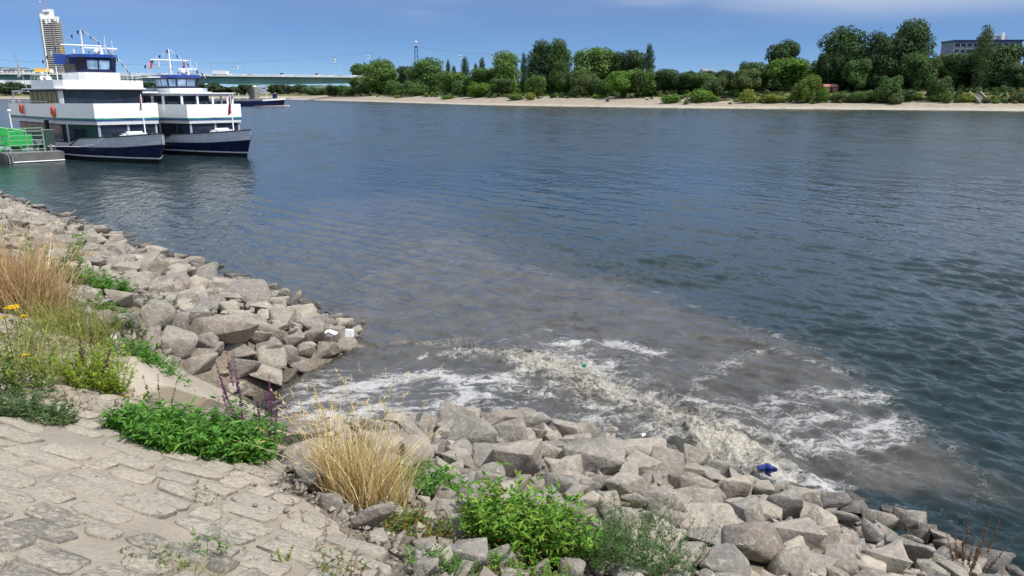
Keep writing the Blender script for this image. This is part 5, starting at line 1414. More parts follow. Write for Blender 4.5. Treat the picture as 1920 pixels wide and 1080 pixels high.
bunting("pennants running forward from the farther boat's mast", b2, [mt2, (b2['wx1'] - .6, 1.3, b2['zr'] + .55), (b2['wx1'] + .4, 1.9, b2['zr'] - .1)], 10, [M['cloth'], M['navy']])
def lifering(label, b, p):
    root = thing("life_ring", label, "life ring", bw(b, p), b['hd'], "orange life rings hung on the boats")
    MB().ring((0, 0, 0), .33, .085, 'y', 18, 8).build("ring", M['orange'], root, True)
    m = MB()
    for a in range(4):
        t = a * math.pi / 2 + .4; m.box(.33 * math.cos(t) - .1, .33 * math.cos(t) + .1, -.095, .095, .33 * math.sin(t) - .1, .33 * math.sin(t) + .1)
    m.tube([(0, 0, .42), (-.2, -.02, .75)], .03, 5); m.build("band", M['orange'], root)
lifering("orange life ring on the nearer boat's shaded side, by the bow corner", b1, (-10.4, -3.68, b1['zu'] + .62))
lifering("orange life ring on the nearer boat's side near its stern", b1, (-18.6, -3.78, b1['zu'] + .75))
lifering("orange life ring on the farther boat's upper side", b2, (-8.9, -3.52, b2['zu'] + .70))
# two people sitting on the nearer boat's sun deck
def sitter(label, p, shirt, hair):
    root = thing("person", label, "person", bw(b1, p), b1['hd'] + .5)
    pts = [(0, 0, .45), (0, 0, .62), (0, 0, .86), (.01, 0, 1.0), (.03, 0, 1.12), (.04, 0, 1.24), (.38, -.1, .47), (.38, .1, .47), (.40, -.11, .06), (.40, .11, .06), (.50, -.11, .03), (.50, .11, .03), (-.0, -.2, .92), (.0, .2, .92), (.1, -.26, .66), (.1, .26, .66), (.34, -.18, .56), (.34, .18, .56)]
    ed = [(0, 1), (1, 2), (2, 3), (3, 4), (4, 5), (0, 6), (0, 7), (6, 8), (7, 9), (8, 10), (9, 11), (2, 12), (2, 13), (12, 14), (13, 15), (14, 16), (15, 17)]
    rad = [.15, .15, .16, .06, .10, .09, .085, .085, .05, .05, .045, .045, .07, .07, .045, .045, .035, .035]
    skin_person(root, pts, ed, rad, "body", shirt)
    MB().ball((.03, 0, 1.2), .115, 10, 7, 1.1).build("hair", hair, root, True)
    s = MB().box(-.25, .25, -.25, .25, .36, .42); s.box(-.28, -.22, -.25, .25, .36, .85)
    for a in (-.22, .22):
        for c in (-.22, .22): s.tube([(a, c, 0), (a, c, .36)], .02, 4)
    st = thing("deck_chair", "grey chair under the person with " + ("dark hair" if hair is M["hair"] else "white hat"), "chair", bw(b1, p), b1['hd'] + .5)
    s.build("seat_frame", M['steel'], st)
sitter("seated person with dark hair and white shirt on the sun deck", (-14.2, -2.6, b1['u1'] + .2), M['cloth'], M['hair'])
sitter("seated person with white hat and shirt nearest the sun deck's after corner", (-15.4, -2.7, b1['u1'] + .2), M['cloth'], M['cloth'])
# tall black fender hanging between the nearer boat and the pontoon
fe = thing("fender", "tall black fender with a white foot hanging at the nearer boat's side", "fender", bw(b1, (-11.6, -3.92, .5)), b1['hd'])
MB().tube([(0, 0, .35), (0, 0, .5), (0, 0, 2.4), (0, 0, 2.5)], .17, 10).build("body", M['black'], fe, True)
MB().ball((0, 0, .27), .17, 10, 6, .8).build("foot", M['cloth'], fe, True)
MB().tube([(0, 0, 2.5), (.02, .1, 3.1)], .02, 4).build("line", M['cloth'], fe)
# ------------------------------------------------------------------ landing pontoon with its gangway
pon = thing("pontoon", "grey steel landing pontoon beside the nearer boat", "pontoon", bw(b1, (-7.4, -4.05, 0)), b1['hd'])
MB().prism([(0, -.15), (0, -3.6), (-.6, -4.0), (-18, -4.0), (-18, -.15)], -.5, .72, [(.06, -.12), (.06, -3.6), (-.55, -4.05), (-18, -4.05), (-18, -.12)]).build("hull", M['pontoon'], pon)
MB().tube([(.1, -.15, .08), (.1, -3.6, .08)], .05, 6).build("rubbing_strake", M['offwhite'], pon)
MB().prism([(.0, -.2), (.0, -3.5), (-.6, -3.95), (-17.9, -3.95), (-17.9, -.2)], .723, .76).build("deck", M['steel'], pon)
for y_ in (-3.75, -3.95):
    MB().tube([(-.15, y_, .72), (.2, y_ + .05, .6), (.3, y_ + .05, .2), (.3, y_ + .05, -.2)], .05, 6).build("fender_bar", M['steel'], pon)
for k in range(2):
    b = MB().tube([(-.9 - k * 3, -.7, .76), (-.9 - k * 3, -.7, 1.25)], .12, 8); b.tube([(-.9 - k * 3, -.95, 1.1), (-.9 - k * 3, -.45, 1.1)], .06, 6); b.build("bollard", M['steel'], pon)
gate = thing("pontoon_railing", "pale green railing of five bars standing across the pontoon", "railing", bw(b1, (-8.3, -4.05, .76)), b1['hd'])
for y_ in (-1.15, -2.3, -3.45): MB().tube([(0, y_, 0), (0, y_, 1.75)], .045, 6).build("post", M['palegreen'], gate)
for z_ in (.18, .52, .86, 1.20, 1.52, 1.75): MB().tube([(0, -1.15, z_), (0, -3.45, z_)], .03, 5).build("bar", M['palegreen'], gate)
bx = thing("bulkhead_panel", "dark green panel beside the pale green railing", "panel", bw(b1, (-8.4, -4.05, .76)), b1['hd'])
MB().box(-.6, 0, -1.08, -.35, .05, 1.55).build("panel", M['dgreen'], bx); MB().box(-.55, -.05, -1.0, -.42, 0, .05).build("foot", M['black'], bx)
MB().box(-.64, .04, -1.12, -.31, 1.55, 1.60).build("lid", M['steel'], bx)
for k, (dx, dy) in enumerate(((-1.2, -.9), (-1.5, -1.9), (-1.3, -2.7))):
    kc = thing("mooring_gear", ("coil of dark rope behind the railing", "dark steel winch behind the railing", "black tyre fender behind the railing")[k], ("rope", "winch", "tyre")[k], bw(b1, (-8.3 + dx, -4.05 + dy, .76)), b1['hd'])
    if k == 0:
        m = MB()
        for j in range(4): m.ring((0, 0, 0), .3, .05, 'x', 14, 6)
        m = MB(); [m.tube([(.3 * math.cos(t) * (1 - .03 * j), .3 * math.sin(t) * (1 - .03 * j), .05 + .09 * j) for t in np.linspace(0, 6.28, 15)], .05, 5) for j in range(5)]; m.build("coil", M['black'], kc)
    elif k == 1:
        MB().tube([(0, -.4, .45), (0, .4, .45)], .22, 12).build("drum", M['steel'], kc); m = MB().box(-.3, .3, -.5, -.42, 0, .75); m.box(-.3, .3, .42, .5, 0, .75); m.build("cheeks", M['dgreen'], kc)
    else: MB().ring((0, 0, .5), .33, .15, 'x', 18, 8).build("tyre", M['black'], kc, True)
gw = thing("gangway", "bright green gangway with solid sides coming down to the pontoon", "gangway", bw(b1, (-9.4, -6.2, 0)), b1['hd'])
slope_w = lambda y: .80 + (-(y)) * .10
def gside(x_):
    m = MB(); m.prism([(x_ - .05, 0), (x_ + .05, 0), (x_ + .05, -14), (x_ - .05, -14)], 0, 1)
    m.v = [(v[0], v[1], (1.05 if v[2] < .5 else 2.25) - v[1] * .16) for v in m.v]; return m
for x_ in (0.0, -1.8):
    for a_, b_ in ((1.72, 2.25), (1.05, 1.22)):
        m = MB(); m.prism([(x_ - .05, 0), (x_ + .05, 0), (x_ + .05, -14), (x_ - .05, -14)], 0, 1)
        m.v = [(v[0], v[1], (a_ if v[2] < .5 else b_) - v[1] * .16) for v in m.v]; m.build("side_panel", M['green'], gw)
    for y_ in np.arange(-.1, -13.9, -.32): MB().box(x_ - .025, x_ + .025, y_ - .045, y_ + .045, 1.22 - y_ * .16, 1.72 - y_ * .16).build("picket", M['green'], gw)
m = MB(); m.box(-1.75, -.06, -14, 0, 0, 1); m.v = [(v[0], v[1], (.95 if v[2] < .5 else 1.04) - v[1] * .16) for v in m.v]; m.build("walkway", M['steel'], gw)
for x_ in (0, -1.8):
    MB().tube([(x_, .1, 2.28), (x_, -14, 2.28 + 14.1 * .16)], .07, 6).build("top_rail", M['green'], gw)
for x_ in (.12, -1.92):
    for y_ in np.arange(-.4, -13, -1.5): MB().box(min(x_, x_ - .06 * np.sign(x_)), max(x_, x_ - .06 * np.sign(x_)) + .001, y_ - .05, y_ + .05, 1.0 - y_ * .16, 2.3 - y_ * .16).build("stiffener", M['green'], gw)
for x_ in (.02, -1.8):
    MB().tube([(x_, -.3, .74), (x_, -.3, 1.2)], .08, 6).build("leg", M['green'], gw); MB().tube([(x_, -2.2, 0.2), (x_, -1.2, 1.3)], .07, 6).build("strut", M['green'], gw)
m = MB(); m.prism([(.12, .5), (.12, -1.3), (.02, -1.3), (.02, .5)], 1.15, 2.05); m.build("end_panel", M['green'], gw)
lp = thing("lamp_post", "white lamp post leaning behind the green gangway", "lamp post", bw(b1, (-15.5, -5.4, .76)), b1['hd'])
MB().tube([(0, 0, 0), (.05, -.1, 2.9)], .06, 6).build("post", M['white'], lp); MB().box(-.12, .2, -.22, .02, 2.9, 3.05).build("lamp", M['white'], lp)
fp = thing("flagpole", "thin dark flagpole with a drooping white flag behind the nearer boat's stern", "flagpole", bw(b1, (-18.9, -3.0, b1['u1'] - .05)), b1['hd'])
MB().tube([(0, 0, 0), (-1.0, -.35, 3.3)], .035, 5).build("pole", M['steel'], fp)
cloth("flag", "drooping white flag on the leaning stern flagpole", b1, (-19.6, -3.25, b1['u1'] + 2.4), .6, .9, M['cloth'], hang=.7)
ml = thing("mooring_line", "mooring rope from the nearer boat's bow to the pontoon", "rope", bw(b1, (-8.2, -4.75, 1.1)), b1['hd'])
MB().tube([(0, 0, 0), (2.2, 1.4, .0), (4.2, 1.75, .25), (5.6, 1.9, .75)], .022, 5).build("rope", M['cloth'], ml)
# ------------------------------------------------------------------ cargo barge on the river
def barge():
    c = at(537, 199.0, 0); root = thing("cargo_barge", "long low dark cargo barge with white raised bow passing beyond the boats", "barge", (c[0], c[1], 0), R(6))
    L = 75; B = 4.8; m = MB(); nt = 24; rows = []
    sh = lambda t: 1 if t < .88 else max(0, 1 - ((t - .88) / .12) ** 2.4) ** .7
    for z, st, hb in ((-1, -2.0, 4.4), (0, -1.2, 4.7), (2.2, -.4, 4.8)):
        for s in (-1, 1):
            rows.append([(-L + (L + st) * i / nt, s * hb * sh(i / nt), z + (.9 * max(0, (i / nt - .80) / .2) ** 1.5 if z > 1 else 0)) for i in range(nt + 1)])
    for r in rows: m.v += r
    n = nt + 1
    for k in range(2):
        for s in range(2):
            for i in range(nt):
                a = (2 * k + s) * n + i; m.f.append((a, a + 1, a + 2 * n + 1, a + 2 * n))
    for i in range(nt): m.f.append((4 * n + i, 4 * n + i + 1, 5 * n + i + 1, 5 * n + i))
    m.f.append((0, n, 3 * n, 2 * n)); m.f.append((2 * n, 3 * n, 5 * n, 4 * n))
    m.build("hull", M['navy'], root, True)
    m = MB(); xs = np.linspace(-9.0, .1, 12); f = lambda x, s, k: (x, s * (4.86 * sh((x + L) / (L - .1)) + .02), 0)
    for s in (-1, 1):
        for zz in (0, 1):
            m.v += [(x, s * (4.86 * sh((x + L) / (L + .1))), (1.9 + .9 * max(0, ((x + L) / L - .80) / .2) ** 1.5) if zz == 0 else 2.9 + .5 * (x + 9) / 9) for x in xs]
    for s in range(2):
        for i in range(11): a = s * 24 + i; m.f.append((a, a + 1, a + 13, a + 12))
    for i in range(11): m.f.append((12 + i, 13 + i, 37 + i, 36 + i))
    m.build("bow_bulwark", M['white'], root)
    for k in range(6): MB().box(-L + 14 + k * 8.5, -L + 22 + k * 8.5, -4.3, 4.3, 2.2, 2.95).build("hatch_cover", M['steel'], root)
    h = MB().box(-5.4, -3.8, -1.2, 1.2, 3, 5.2); h.build("bow_house", M['navy'], root)
    for x_ in (-20, -16.5, -22.5): MB().tube([(x_, .5, 2.9), (x_, .5, 5.6)], .22, 6).build("vent_pipe", M['offwhite'], root)
    MB().tube([(-8, 0, 3), (-8, 0, 6)], .08, 5).build("mast", M['white'], root)
    MB().box(-L + 2, -L + 11, -4, 4, 2.2, 5).build("wheelhouse", M['white'], root)
    wk = MB(); wk.v = []; pts = []
    wv = []; 
    for i in range(26):
        t = i / 25; x = 1.5 - 14 * t; w = .5 + 1.1 * t
        for s in (-1, 1):
            y = s * (4.9 * sh(min(1, max(0, (x + L) / L))) + .1)
            wv += [(x, y, .05), (x, y + s * w * .4, .38 * (1 - t) + .06 + .08 * rr_.random()), (x, y + s * w, .02)]
    fz = []
    for i in range(25):
        for s in range(2):
            for k in range(2):
                a = i * 6 + s * 3 + k; fz.append((a, a + 1, a + 7, a + 6))
    o = put(bpy.data.objects.new("bow_wave", mesh("bow_wave", wv, fz, M['spray'], True)), None, "white bow wave along the cargo barge", "wave", None, "stuff")
    o.location = root.location; o.rotation_euler = root.rotation_euler
barge()
# ------------------------------------------------------------------ road bridge
BA, BB = np.array(aty(-260, 0, 560)[:2]), np.array(aty(700, 0, 715)[:2])
bd_ = BB - BA; BLn = float(np.hypot(*bd_)); ba = math.atan2(bd_[1], bd_[0])
bridge = thing("road_bridge", "long green girder road bridge crossing the river on one stone pier", "bridge", (BA[0], BA[1], 0), ba)
ZT = 20.6
def bx_at(px):                                                     # distance along the bridge that shows at picture column px
    lo, hi = -50., BLn + 80
    for _ in range(40):
        m_ = (lo + hi) / 2; p = BA + bd_ / BLn * m_
        q = 960 + FPX * p[0] / (p[1] * CP - 14 * SP)
        lo, hi = (m_, hi) if q < px else (lo, m_)
    return lo
XP = bx_at(476); XE = BLn + 40
dep_ = lambda x: 3.6 + 3.3 * math.exp(-abs(x - XP) / (62.0 if x < XP else 90.0))
xs = list(np.linspace(-60, XE, 70)); 
m = MB()
for x in xs: m.v += [(x, 1.5, ZT - 1.3), (x, 1.9, ZT - 1.3 - dep_(x)), (x, 12, ZT - 1.3 - dep_(x)), (x, 13, ZT - 1.3)]
for i in range(len(xs) - 1):
    for k in range(4): m.f.append((4 * i + k, 4 * i + 4 + k, 4 * i + 4 + (k + 1) % 4, 4 * i + (k + 1) % 4))
m.f += [(0, 1, 2, 3), tuple(4 * (len(xs) - 1) + k for k in (3, 2, 1, 0))]
m.build("girder", M['bridge'], bridge)
MB().box(-60, XE, -1.2, 16, ZT - 1.297, ZT - .45).build("deck", M['deckedge'], bridge)
for x in np.arange(-40, XE, 22.0): MB().box(x - .12, x + .12, 1.3, 1.62, ZT - 1.4 - dep_(x) + .3, ZT - 1.4).build("stiffener", M['bridge'], bridge)
rl = MB(); rl.tube([(-60, -1, ZT + .6), (XE, -1, ZT + .6)], .10, 4); rl.tube([(-60, -1, ZT + .1), (XE, -1, ZT + .1)], .07, 4)
for x in np.arange(-60, XE, 3.0): rl.tube([(x, -1, ZT - .5), (x, -1, ZT + .6)], .06, 4)
rl.build("railing", M['deckedge'], bridge)
MB().prism([(XP - 3.0, -1), (XP - 1, -3.4), (XP + 1, -3.4), (XP + 3.0, -1), (XP + 3.0, 15), (XP - 3.0, 15)], -2, ZT - 1.5 - dep_(XP) - 1.2).build("pier", M['concrete'], bridge)
MB().ball((XP, -.6, ZT - 2.6 - dep_(XP)), 2.2, 10, 6, .5).build("bearing", M['deckedge'], bridge, True)
# lamp posts and traffic on the bridge
def on_bridge(x, y, z=0): return (BA[0] + math.cos(ba) * x - math.sin(ba) * y, BA[1] + math.sin(ba) * x + math.cos(ba) * y, ZT - .45 + z)
lampme = None
ordw = ["first", "second", "third", "fourth", "fifth", "sixth", "seventh", "eighth", "ninth", "tenth", "eleventh", "twelfth", "thirteenth", "fourteenth"]
lm = MB().tube([(0, 0, 0), (0, 0, 9.2), (.0, 1.4, 9.7)], .10, 5, .06).mesh("post", M['offwhite']); lh = MB().box(-.2, .2, 1.0, 2.2, 9.65, 9.82).mesh("lamp", M['offwhite'])
for k, px in enumerate((237, 278, 388, 393, 466, 503, 538, 574, 598, 628, 640, 657)):
    r_ = thing("bridge_lamp", f"slim pale lamp post on the bridge, {ordw[k]} from the left", "lamp post", on_bridge(bx_at(px), 2.0), ba, "lamp posts along the bridge")
    put(bpy.data.objects.new("post", lm), r_); put(bpy.data.objects.new("lamp", lh), r_)
def car_parts(L, H, col):
    b = MB().prism([(-L / 2, -.9), (L / 2, -.9), (L / 2, .9), (-L / 2, .9)], .35, .95); c = MB()
    c.prism([(-L * .42, -.82), (L * .22, -.82), (L * .22, .82), (-L * .42, .82)], .95, H, [(-L * .32, -.7), (L * .08, -.7), (L * .08, .7), (-L * .32, .7)])
    w = MB()
    for x in (-L * .3, L * .3):
        for y in (-.9, .9): w.tube([(x, y - .1, .33), (x, y + .1, .33)], .33, 8)
    return [("body", b.mesh("body", col)), ("cabin", c.mesh("cabin", M['glass'])), ("wheels", w.mesh("wheels", M['black']))]
carw = car_parts(4.4, 1.5, M['white']); carg = car_parts(4.4, 1.5, M['steel']); vanw = car_parts(5.6, 2.4, M['white'])
for k, (px, kind, lab) in enumerate(((262, carw, "white car on the bridge above the nearer boat's stern rail"), (300, carg, "grey car on the bridge left of the farther boat's mast"), (310, carw, "white car on the bridge behind the farther boat's mast"), (362, carg, "grey car on the bridge just right of the farther boat's wheelhouse"),
        (433, carw, "white car directly ahead of the truck on the bridge"), (458, carw, "white car between truck and bridge pier"), (470, carg, "grey car above the bridge pier"), (532, vanw, "white van halfway along the right part of the bridge"), (546, carw, "white car close behind the white van on the bridge"),
        (598, vanw, "white van on the bridge before the trees begin"), (621, carw, "white car on the bridge between the two vans"), (640, carg, "grey car near the bridge's right end"), (666, vanw, "white van at the bridge's right end"))):
    r_ = thing("car", lab, "car" if kind is not vanw else "van", on_bridge(bx_at(px), 3 + 2.2 * (k % 2)), ba, "vehicles crossing the bridge")
    for nm, me in kind: put(bpy.data.objects.new(nm, me), r_)
def truck(px, lab, lengths, mat, cab):
    r_ = thing("truck", lab, "truck", on_bridge(bx_at(px), 3.2), ba, "vehicles crossing the bridge")
    x0 = 0
    MB().box(-lengths / 2, lengths / 2 - 2.6, -1.25, 1.25, 1.1, 3.9).build("trailer", mat, r_)
    if cab: MB().prism([(lengths / 2 - 2.4, -1.2), (lengths / 2, -1.2), (lengths / 2, 1.2), (lengths / 2 - 2.4, 1.2)], .6, 3.4, [(lengths / 2 - 2.4, -1.2), (lengths / 2 - .3, -1.2), (lengths / 2 - .3, 1.2), (lengths / 2 - 2.4, 1.2)]).build("cab", M['white'], r_)
    w = MB()
    for x in (-lengths * .42, -lengths * .32, lengths * .36):
        for y in (-1.15, 1.15): w.tube([(x, y - .15, .5), (x, y + .15, .5)], .5, 8)
    w.box(-lengths / 2, lengths / 2 - 2.4, -.5, .5, .7, 1.1); w.build("chassis", M['black'], r_)
truck(415, "white truck with grey trailer on the bridge", 13, M['offwhite'], True)
truck(83, "orange yellow trailer truck on the bridge below the tower", 12.5, M['yellow'], True)
# ------------------------------------------------------------------ residential tower
def tower():
    Y = 1400.0; c = aty(113, 177, Y); root = thing("residential_tower", "tall pale apartment tower with banded balconies left of the boats", "tower", (c[0], Y, 8), R(16)); root.scale = (.8, .8, 1.0)
    def sym(w, d, ch): return [(-w + ch, -d), (w - ch, -d), (w, -d + ch), (w, d - ch), (w - ch, d), (-w + ch, d), (-w, d - ch), (-w, -d + ch)]
    core = sym(17.6, 14, 6); slab = sym(19.5, 16, 6.5)
    NF, H = 39, 3.1; top = NF * H
    MB().prism(core, -8, top).build("core", M['wallgrey'], root)
    sm = MB().prism(slab, 0, 1.15).mesh("balcony", M['balcony']); wm = MB().prism([(x * 1.004, y * 1.004) for x, y in core], 0, 1.5).mesh("window_band", M['glass'])
    for k in range(NF):
        for nm, me, z in (("balcony", sm, k * H), ("window_band", wm, k * H + 1.3)):
            o = put(bpy.data.objects.new(nm, me), root); o.location = (0, 0, z)
    for x, d in ((-13.0, -16.4), (7.5, -16.4), (19.8, -6)):
        MB().box(x - 1.1, x + 1.1, d - .9, d + 3, -8, top + (5 if x < 0 else 1)).build("pillar", M['white'] if x < 0 else M['wallgrey'], root)
    for (x0, x1, y0, y1, z0, z1) in ((-15.5, -9, -13, 4, top, top + 9), (-6, -1.5, -16.2, -6, top - 7, top + 3), (.5, 5, -16.3, -6, top - 6, top + 4), (11, 14.5, -16.2, -4, top - 3, top + 5), (15.5, 18.8, -12, 0, top - 5, top + 5), (-10, 7, -8, 8, top, top + 16), (-2, 9, -9, 2, top, top + 17)):
        MB().box(x0, x1, y0, y1, z0, z1).build("crown_block", M['white'], root)
    MB().box(-9, 2, -9.5, -8.2, top + 9, top + 12.5).build("plant_louvres", M['steel'], root)
    def antenna(x, z0, h):
        m = MB().tube([(x, 0, z0), (x, 0, z0 + h)], .35, 5); m.build("aerial_mast", M['orange'], root)
        MB().ball((x, 0, z0 + h + .8), 1.6, 8, 6, .6).build("aerial_dome", M['white'], root, True)
        MB().box(x - 5, x + 4, -.2, .2, z0 + h * .95, z0 + h * .95 + .3).build("aerial_arm", M['orange'], root)
    antenna(-3, top + 16, 24); antenna(-14.5, top + 9, 19)
M['wallgrey'] = paint('tower_wall', (.24, .22, .21), .8, .15, .1)
M['balcony'] = paint('tower_balcony', (.52, .50, .47), .8, .12, .2)
tower()
# ------------------------------------------------------------------ city roofs behind the bridge on the left
def block(lab, px0, px1, ytop, Y, mat, n=3, name="apartment_block", cat="building", base=4):
    a, b = aty(px0, ytop, Y), aty(px1, ytop, Y); root = thing(name, lab, cat, ((a[0] + b[0]) / 2, Y, base), R(8))
    w = b[0] - a[0]; h = a[2] - base
    MB().box(-w / 2, w / 2, 0, 14, -3, h).build("wall", mat, root); MB().box(-w / 2 - .6, w / 2 + .6, -.6, 14.6, h, h + .7).build("roof", M['steel'], root)
    fl = max(1, int(h / 3.3)); cols = max(2, int(w / 4.5)); wm = MB().box(-.9, .9, -.1, .05, 0, 1.7).mesh("window", M['glass'])
    for i in range(max(0, fl - n), fl):
        for j in range(cols):
            o = put(bpy.data.objects.new("window", wm), root); o.location = (-w / 2 + (j + .5) * w / cols, 0, i * 3.3 + 1.0)
    return root
block("pale city building at the very left edge behind the bridge", -14, 5, 127, 1040, M['white'])
block("low white flat roofed building behind the bridge, left of the stern flag", 6, 27, 131, 1000, M['offwhite'])
block("white building with two roof levels behind the bridge beside the stern flag", 18, 43, 128, 1060, M['white'])
block("white building right of the stern flag behind the bridge", 45, 62, 132, 1000, M['white'])
# industry on the far shore upstream
block("low pale warehouse on the upstream shore right of the bridge pier", 492, 532, 166, 1180, M['offwhite'], 1, "warehouse")
block("reddish low warehouse upstream near the trees", 534, 566, 162, 1220, M['brickred'] if 'brickred' in M else M.setdefault('brickred', paint('red_wall', (.30, .13, .10), .8, .15, .2)), 1, "warehouse")
block("long grey quay building upstream behind the barge", 395, 474, 166.5, 1250, M['steel'], 1, "warehouse")
for k, (px, yt, w, mat, lab) in enumerate(((499.5, 157.5, 1.8, 'offwhite', "left one of two pale silos under the bridge"), (508.5, 157.5, 1.8, 'offwhite', "right one of two pale silos under the bridge"), (540, 156, 2.6, 'steel', "dark square silo tower under the bridge"), (527, 161, 3.6, 'navy', "dark blue tank house behind the barge's bow"))):
    a = aty(px, yt, 1150); root = thing("silo", lab, "silo", (a[0], 1150, 4)); h = a[2] - 4
    MB().tube([(0, 0, -2), (0, 0, h)], w, 10).build("shaft", M[mat], root); MB().tube([(0, 0, h), (0, 0, h + 1.2)], w * 1.06, 10, w * .6).build("cap", M['steel'], root)
# ------------------------------------------------------------------ cable car across the river
pyl = aty(780, 82, 640.0)
cp_ = thing("cable_car_pylon", "dark steel cable car pylon rising above the trees", "pylon", (pyl[0], 640, 6))
hh = pyl[2] - 8
m = MB()
for s in (-1, 1):
    m.tube([(s * 2.0, 0, 0), (s * .9, 0, hh)], .38, 5, .28)
for z in np.linspace(2, hh - 1, 9): m.tube([(-2.0 + 1.1 * z / hh, 0, z), (2.0 - 1.1 * z / hh, 0, z + 2.5 if z < hh - 4 else z)], .14, 4)
m.build("lattice", M['black'], cp_); MB().box(-1.0, 1.0, -2.2, 2.2, hh - .6, hh).build("saddle_beam", M['black'], cp_); MB().ball((0, 0, hh + 3.2), .9, 8, 6).build("beacon", M['white'], cp_, True); MB().tube([(0, 0, hh), (0, 0, hh + 2.6)], .12, 4).build("beacon_pole", M['white'], cp_)
topz = 6 + hh - .2
def cable(pts, label):
    root = thing("cable", label, "cable", tuple(pts[0])); o = Vector(pts[0])
    MB().tube([Vector(p) - o for p in pts], .085, 4).build("steel_rope", M['steel'], root)
def sag(a, b, s, n=24): 
    a, b = Vector(a), Vector(b); return [a.lerp(b, i / n) - Vector((0, 0, s * 4 * (i / n) * (1 - i / n))) for i in range(n + 1)]
LEFT = aty(-120, 104, 560); RIGHT = aty(1030, 104, 560)
cab_l = sag((LEFT[0], 560, LEFT[2]), (pyl[0], 640, topz), 9.5); cab_r = sag((pyl[0], 640, topz), (RIGHT[0], 560, RIGHT[2]), 2.0)
cable(cab_l, "thin cable car rope sagging from the pylon to the left edge")
cable(cab_r, "thin cable car rope running right from the pylon behind trees")
for k, (px, lab) in enumerate(((443, "white cabin just right of the farther boat"), (627, "white cabin over the bridge's right half"), (690, "white cabin nearest the pylon on its left"), (864, "white cabin first right of the pylon"), (924, "white cabin above the poplars right of the pylon"))):
    P = cab_l if px < 780 else cab_r
    best = min(P, key=lambda p: abs(960 + FPX * p.x / (p.y * CP - (p.z - 5) * SP) - px))
    i = P.index(best); q = P[max(0, i - 1)].lerp(P[min(len(P) - 1, i + 1)], .5)
    for f_ in np.linspace(0, 1, 60):
        z_ = P[max(0, i - 1)].lerp(P[min(len(P) - 1, i + 1)], f_)
        if abs(960 + FPX * z_.x / (z_.y * CP - (z_.z - 5) * SP) - px) < abs(960 + FPX * q.x / (q.y * CP - (q.z - 5) * SP) - px): q = z_
    r_ = thing("cable_car_cabin", lab + " hanging from the rope", "cable car", tuple(q), 0, "cable car cabins")
    MB().tube([(0, 0, 0), (0, 0, -2.2)], .12, 4).build("hanger", M['steel'], r_)
    MB().prism([(-1.0, -.8), (1.0, -.8), (1.0, .8), (-1.0, .8)], -4.3, -2.2, [(-.7, -.6), (.7, -.6), (.7, .6), (-.7, .6)]).build("cabin", M['white'], r_)
    MB().box(-.8, .8, -.83, -.70, -3.5, -2.9).build("window", M['glass'], r_)
# ------------------------------------------------------------------ office block on the right
of = aty(1848, 100, 420.0)
ofr = thing("office_building", "grey blue office building with window bands behind the trees on the right", "building", (of[0], 420, 7), R(-4))
oz = aty(1848, 78, 420)[2] - 7
MB().box(-16.5, 17.5, 0, 14, -3, oz).build("wall", M.setdefault('office', paint('office_wall', (.13, .16, .22), .5, .15, .3)), ofr)
for k in range(5):
    z_ = oz - 1.0 - k * 3.0
    MB().box(-16.3, 17.3, -.12, -.003, z_ - 1.3, z_).build("window_band", M['glass'], ofr)
    for j in range(12): MB().box(-16.3 + j * 3.05, -16.1 + j * 3.05, -.2, -.121, z_ - 1.3, z_).build("mullion", M['offwhite'], ofr)
MB().box(-16.9, 17.9, -.5, 14.5, oz, oz + .9).build("roof_edge", M['navy'], ofr)
MB().box(-1, 12, 3, 10, oz + .9, oz + 3.0).build("plant_room", M['grey'], ofr); MB().box(7.5, 8.7, 1, 3, oz + .9, oz + 4.6).build("chimney", M['white'], ofr)
MB().tube([(2, 3, oz + 3.3), (7, 3, oz + 3.3)], .2, 5).build("roof_rail", M['steel'], ofr)
def spot(px, off):
    """a point on the far bank at picture column px, off metres inland of the waterline"""
    d = (px - 960) / FPX; best = None
    j = int(np.argmin(np.abs(SXs / (SYs * CP + 5 * SP) - d)))
    for i in range(60):
        x = SXs[j] + NX[j] * off; y = SYs[j] + NY[j] * off
        e = x / (y * CP + 5 * SP) - d
        j2 = int(np.clip(j - np.sign(e) * max(1, abs(e) / .004), 0, ns - 1))
        if best is None or abs(e) < best[0]: best = (abs(e), x, y)
        if j2 == j: break
        j = j2
    return best[1], best[2]
# ------------------------------------------------------------------ trees
def crown_mesh(lobes, n, size, seed, flat=.4, grow=1.0):
    r_ = np.random.default_rng(seed); vol = np.array([l[3] * l[4] * l[5] for l in lobes]) ** .67; pr = vol / vol.sum()
    i = r_.choice(len(lobes), n, p=pr); Lb = np.array(lobes)[i]
    d = unit(r_.normal(0, 1, (n, 3))); rad = np.where(r_.random(n) < .75, r_.uniform(.78, 1.05, n), r_.uniform(.2, .8, n))
    bump = 1 + .16 * np.array([mnoise.noise(Vector((a * 2.6 + seed, b * 2.6, c * 2.6))) for a, b, c in d])
    P = Lb[:, :3] + d * Lb[:, 3:6] * (rad * bump * grow)[:, None]
    keep = P[:, 2] > .03; P, d = P[keep], d[keep]; n = len(P)
    N = unit(d + r_.normal(0, flat, (n, 3)) + np.array([0, 0, .25])); A = unit(np.cross(N, r_.normal(0, 1, (n, 3)))); Bv = np.cross(N, A)
    s = (size * r_.uniform(.6, 1.4, n))[:, None]
    V_ = np.stack([P - A * s, P - Bv * s * .7 + N * s * .2, P + A * s, P + Bv * s * .7 + N * s * .2], 1).reshape(-1, 3)
    F = np.arange(n * 4).reshape(-1, 4)
    return bigmesh("crown", V_, F, M['crown'], False)
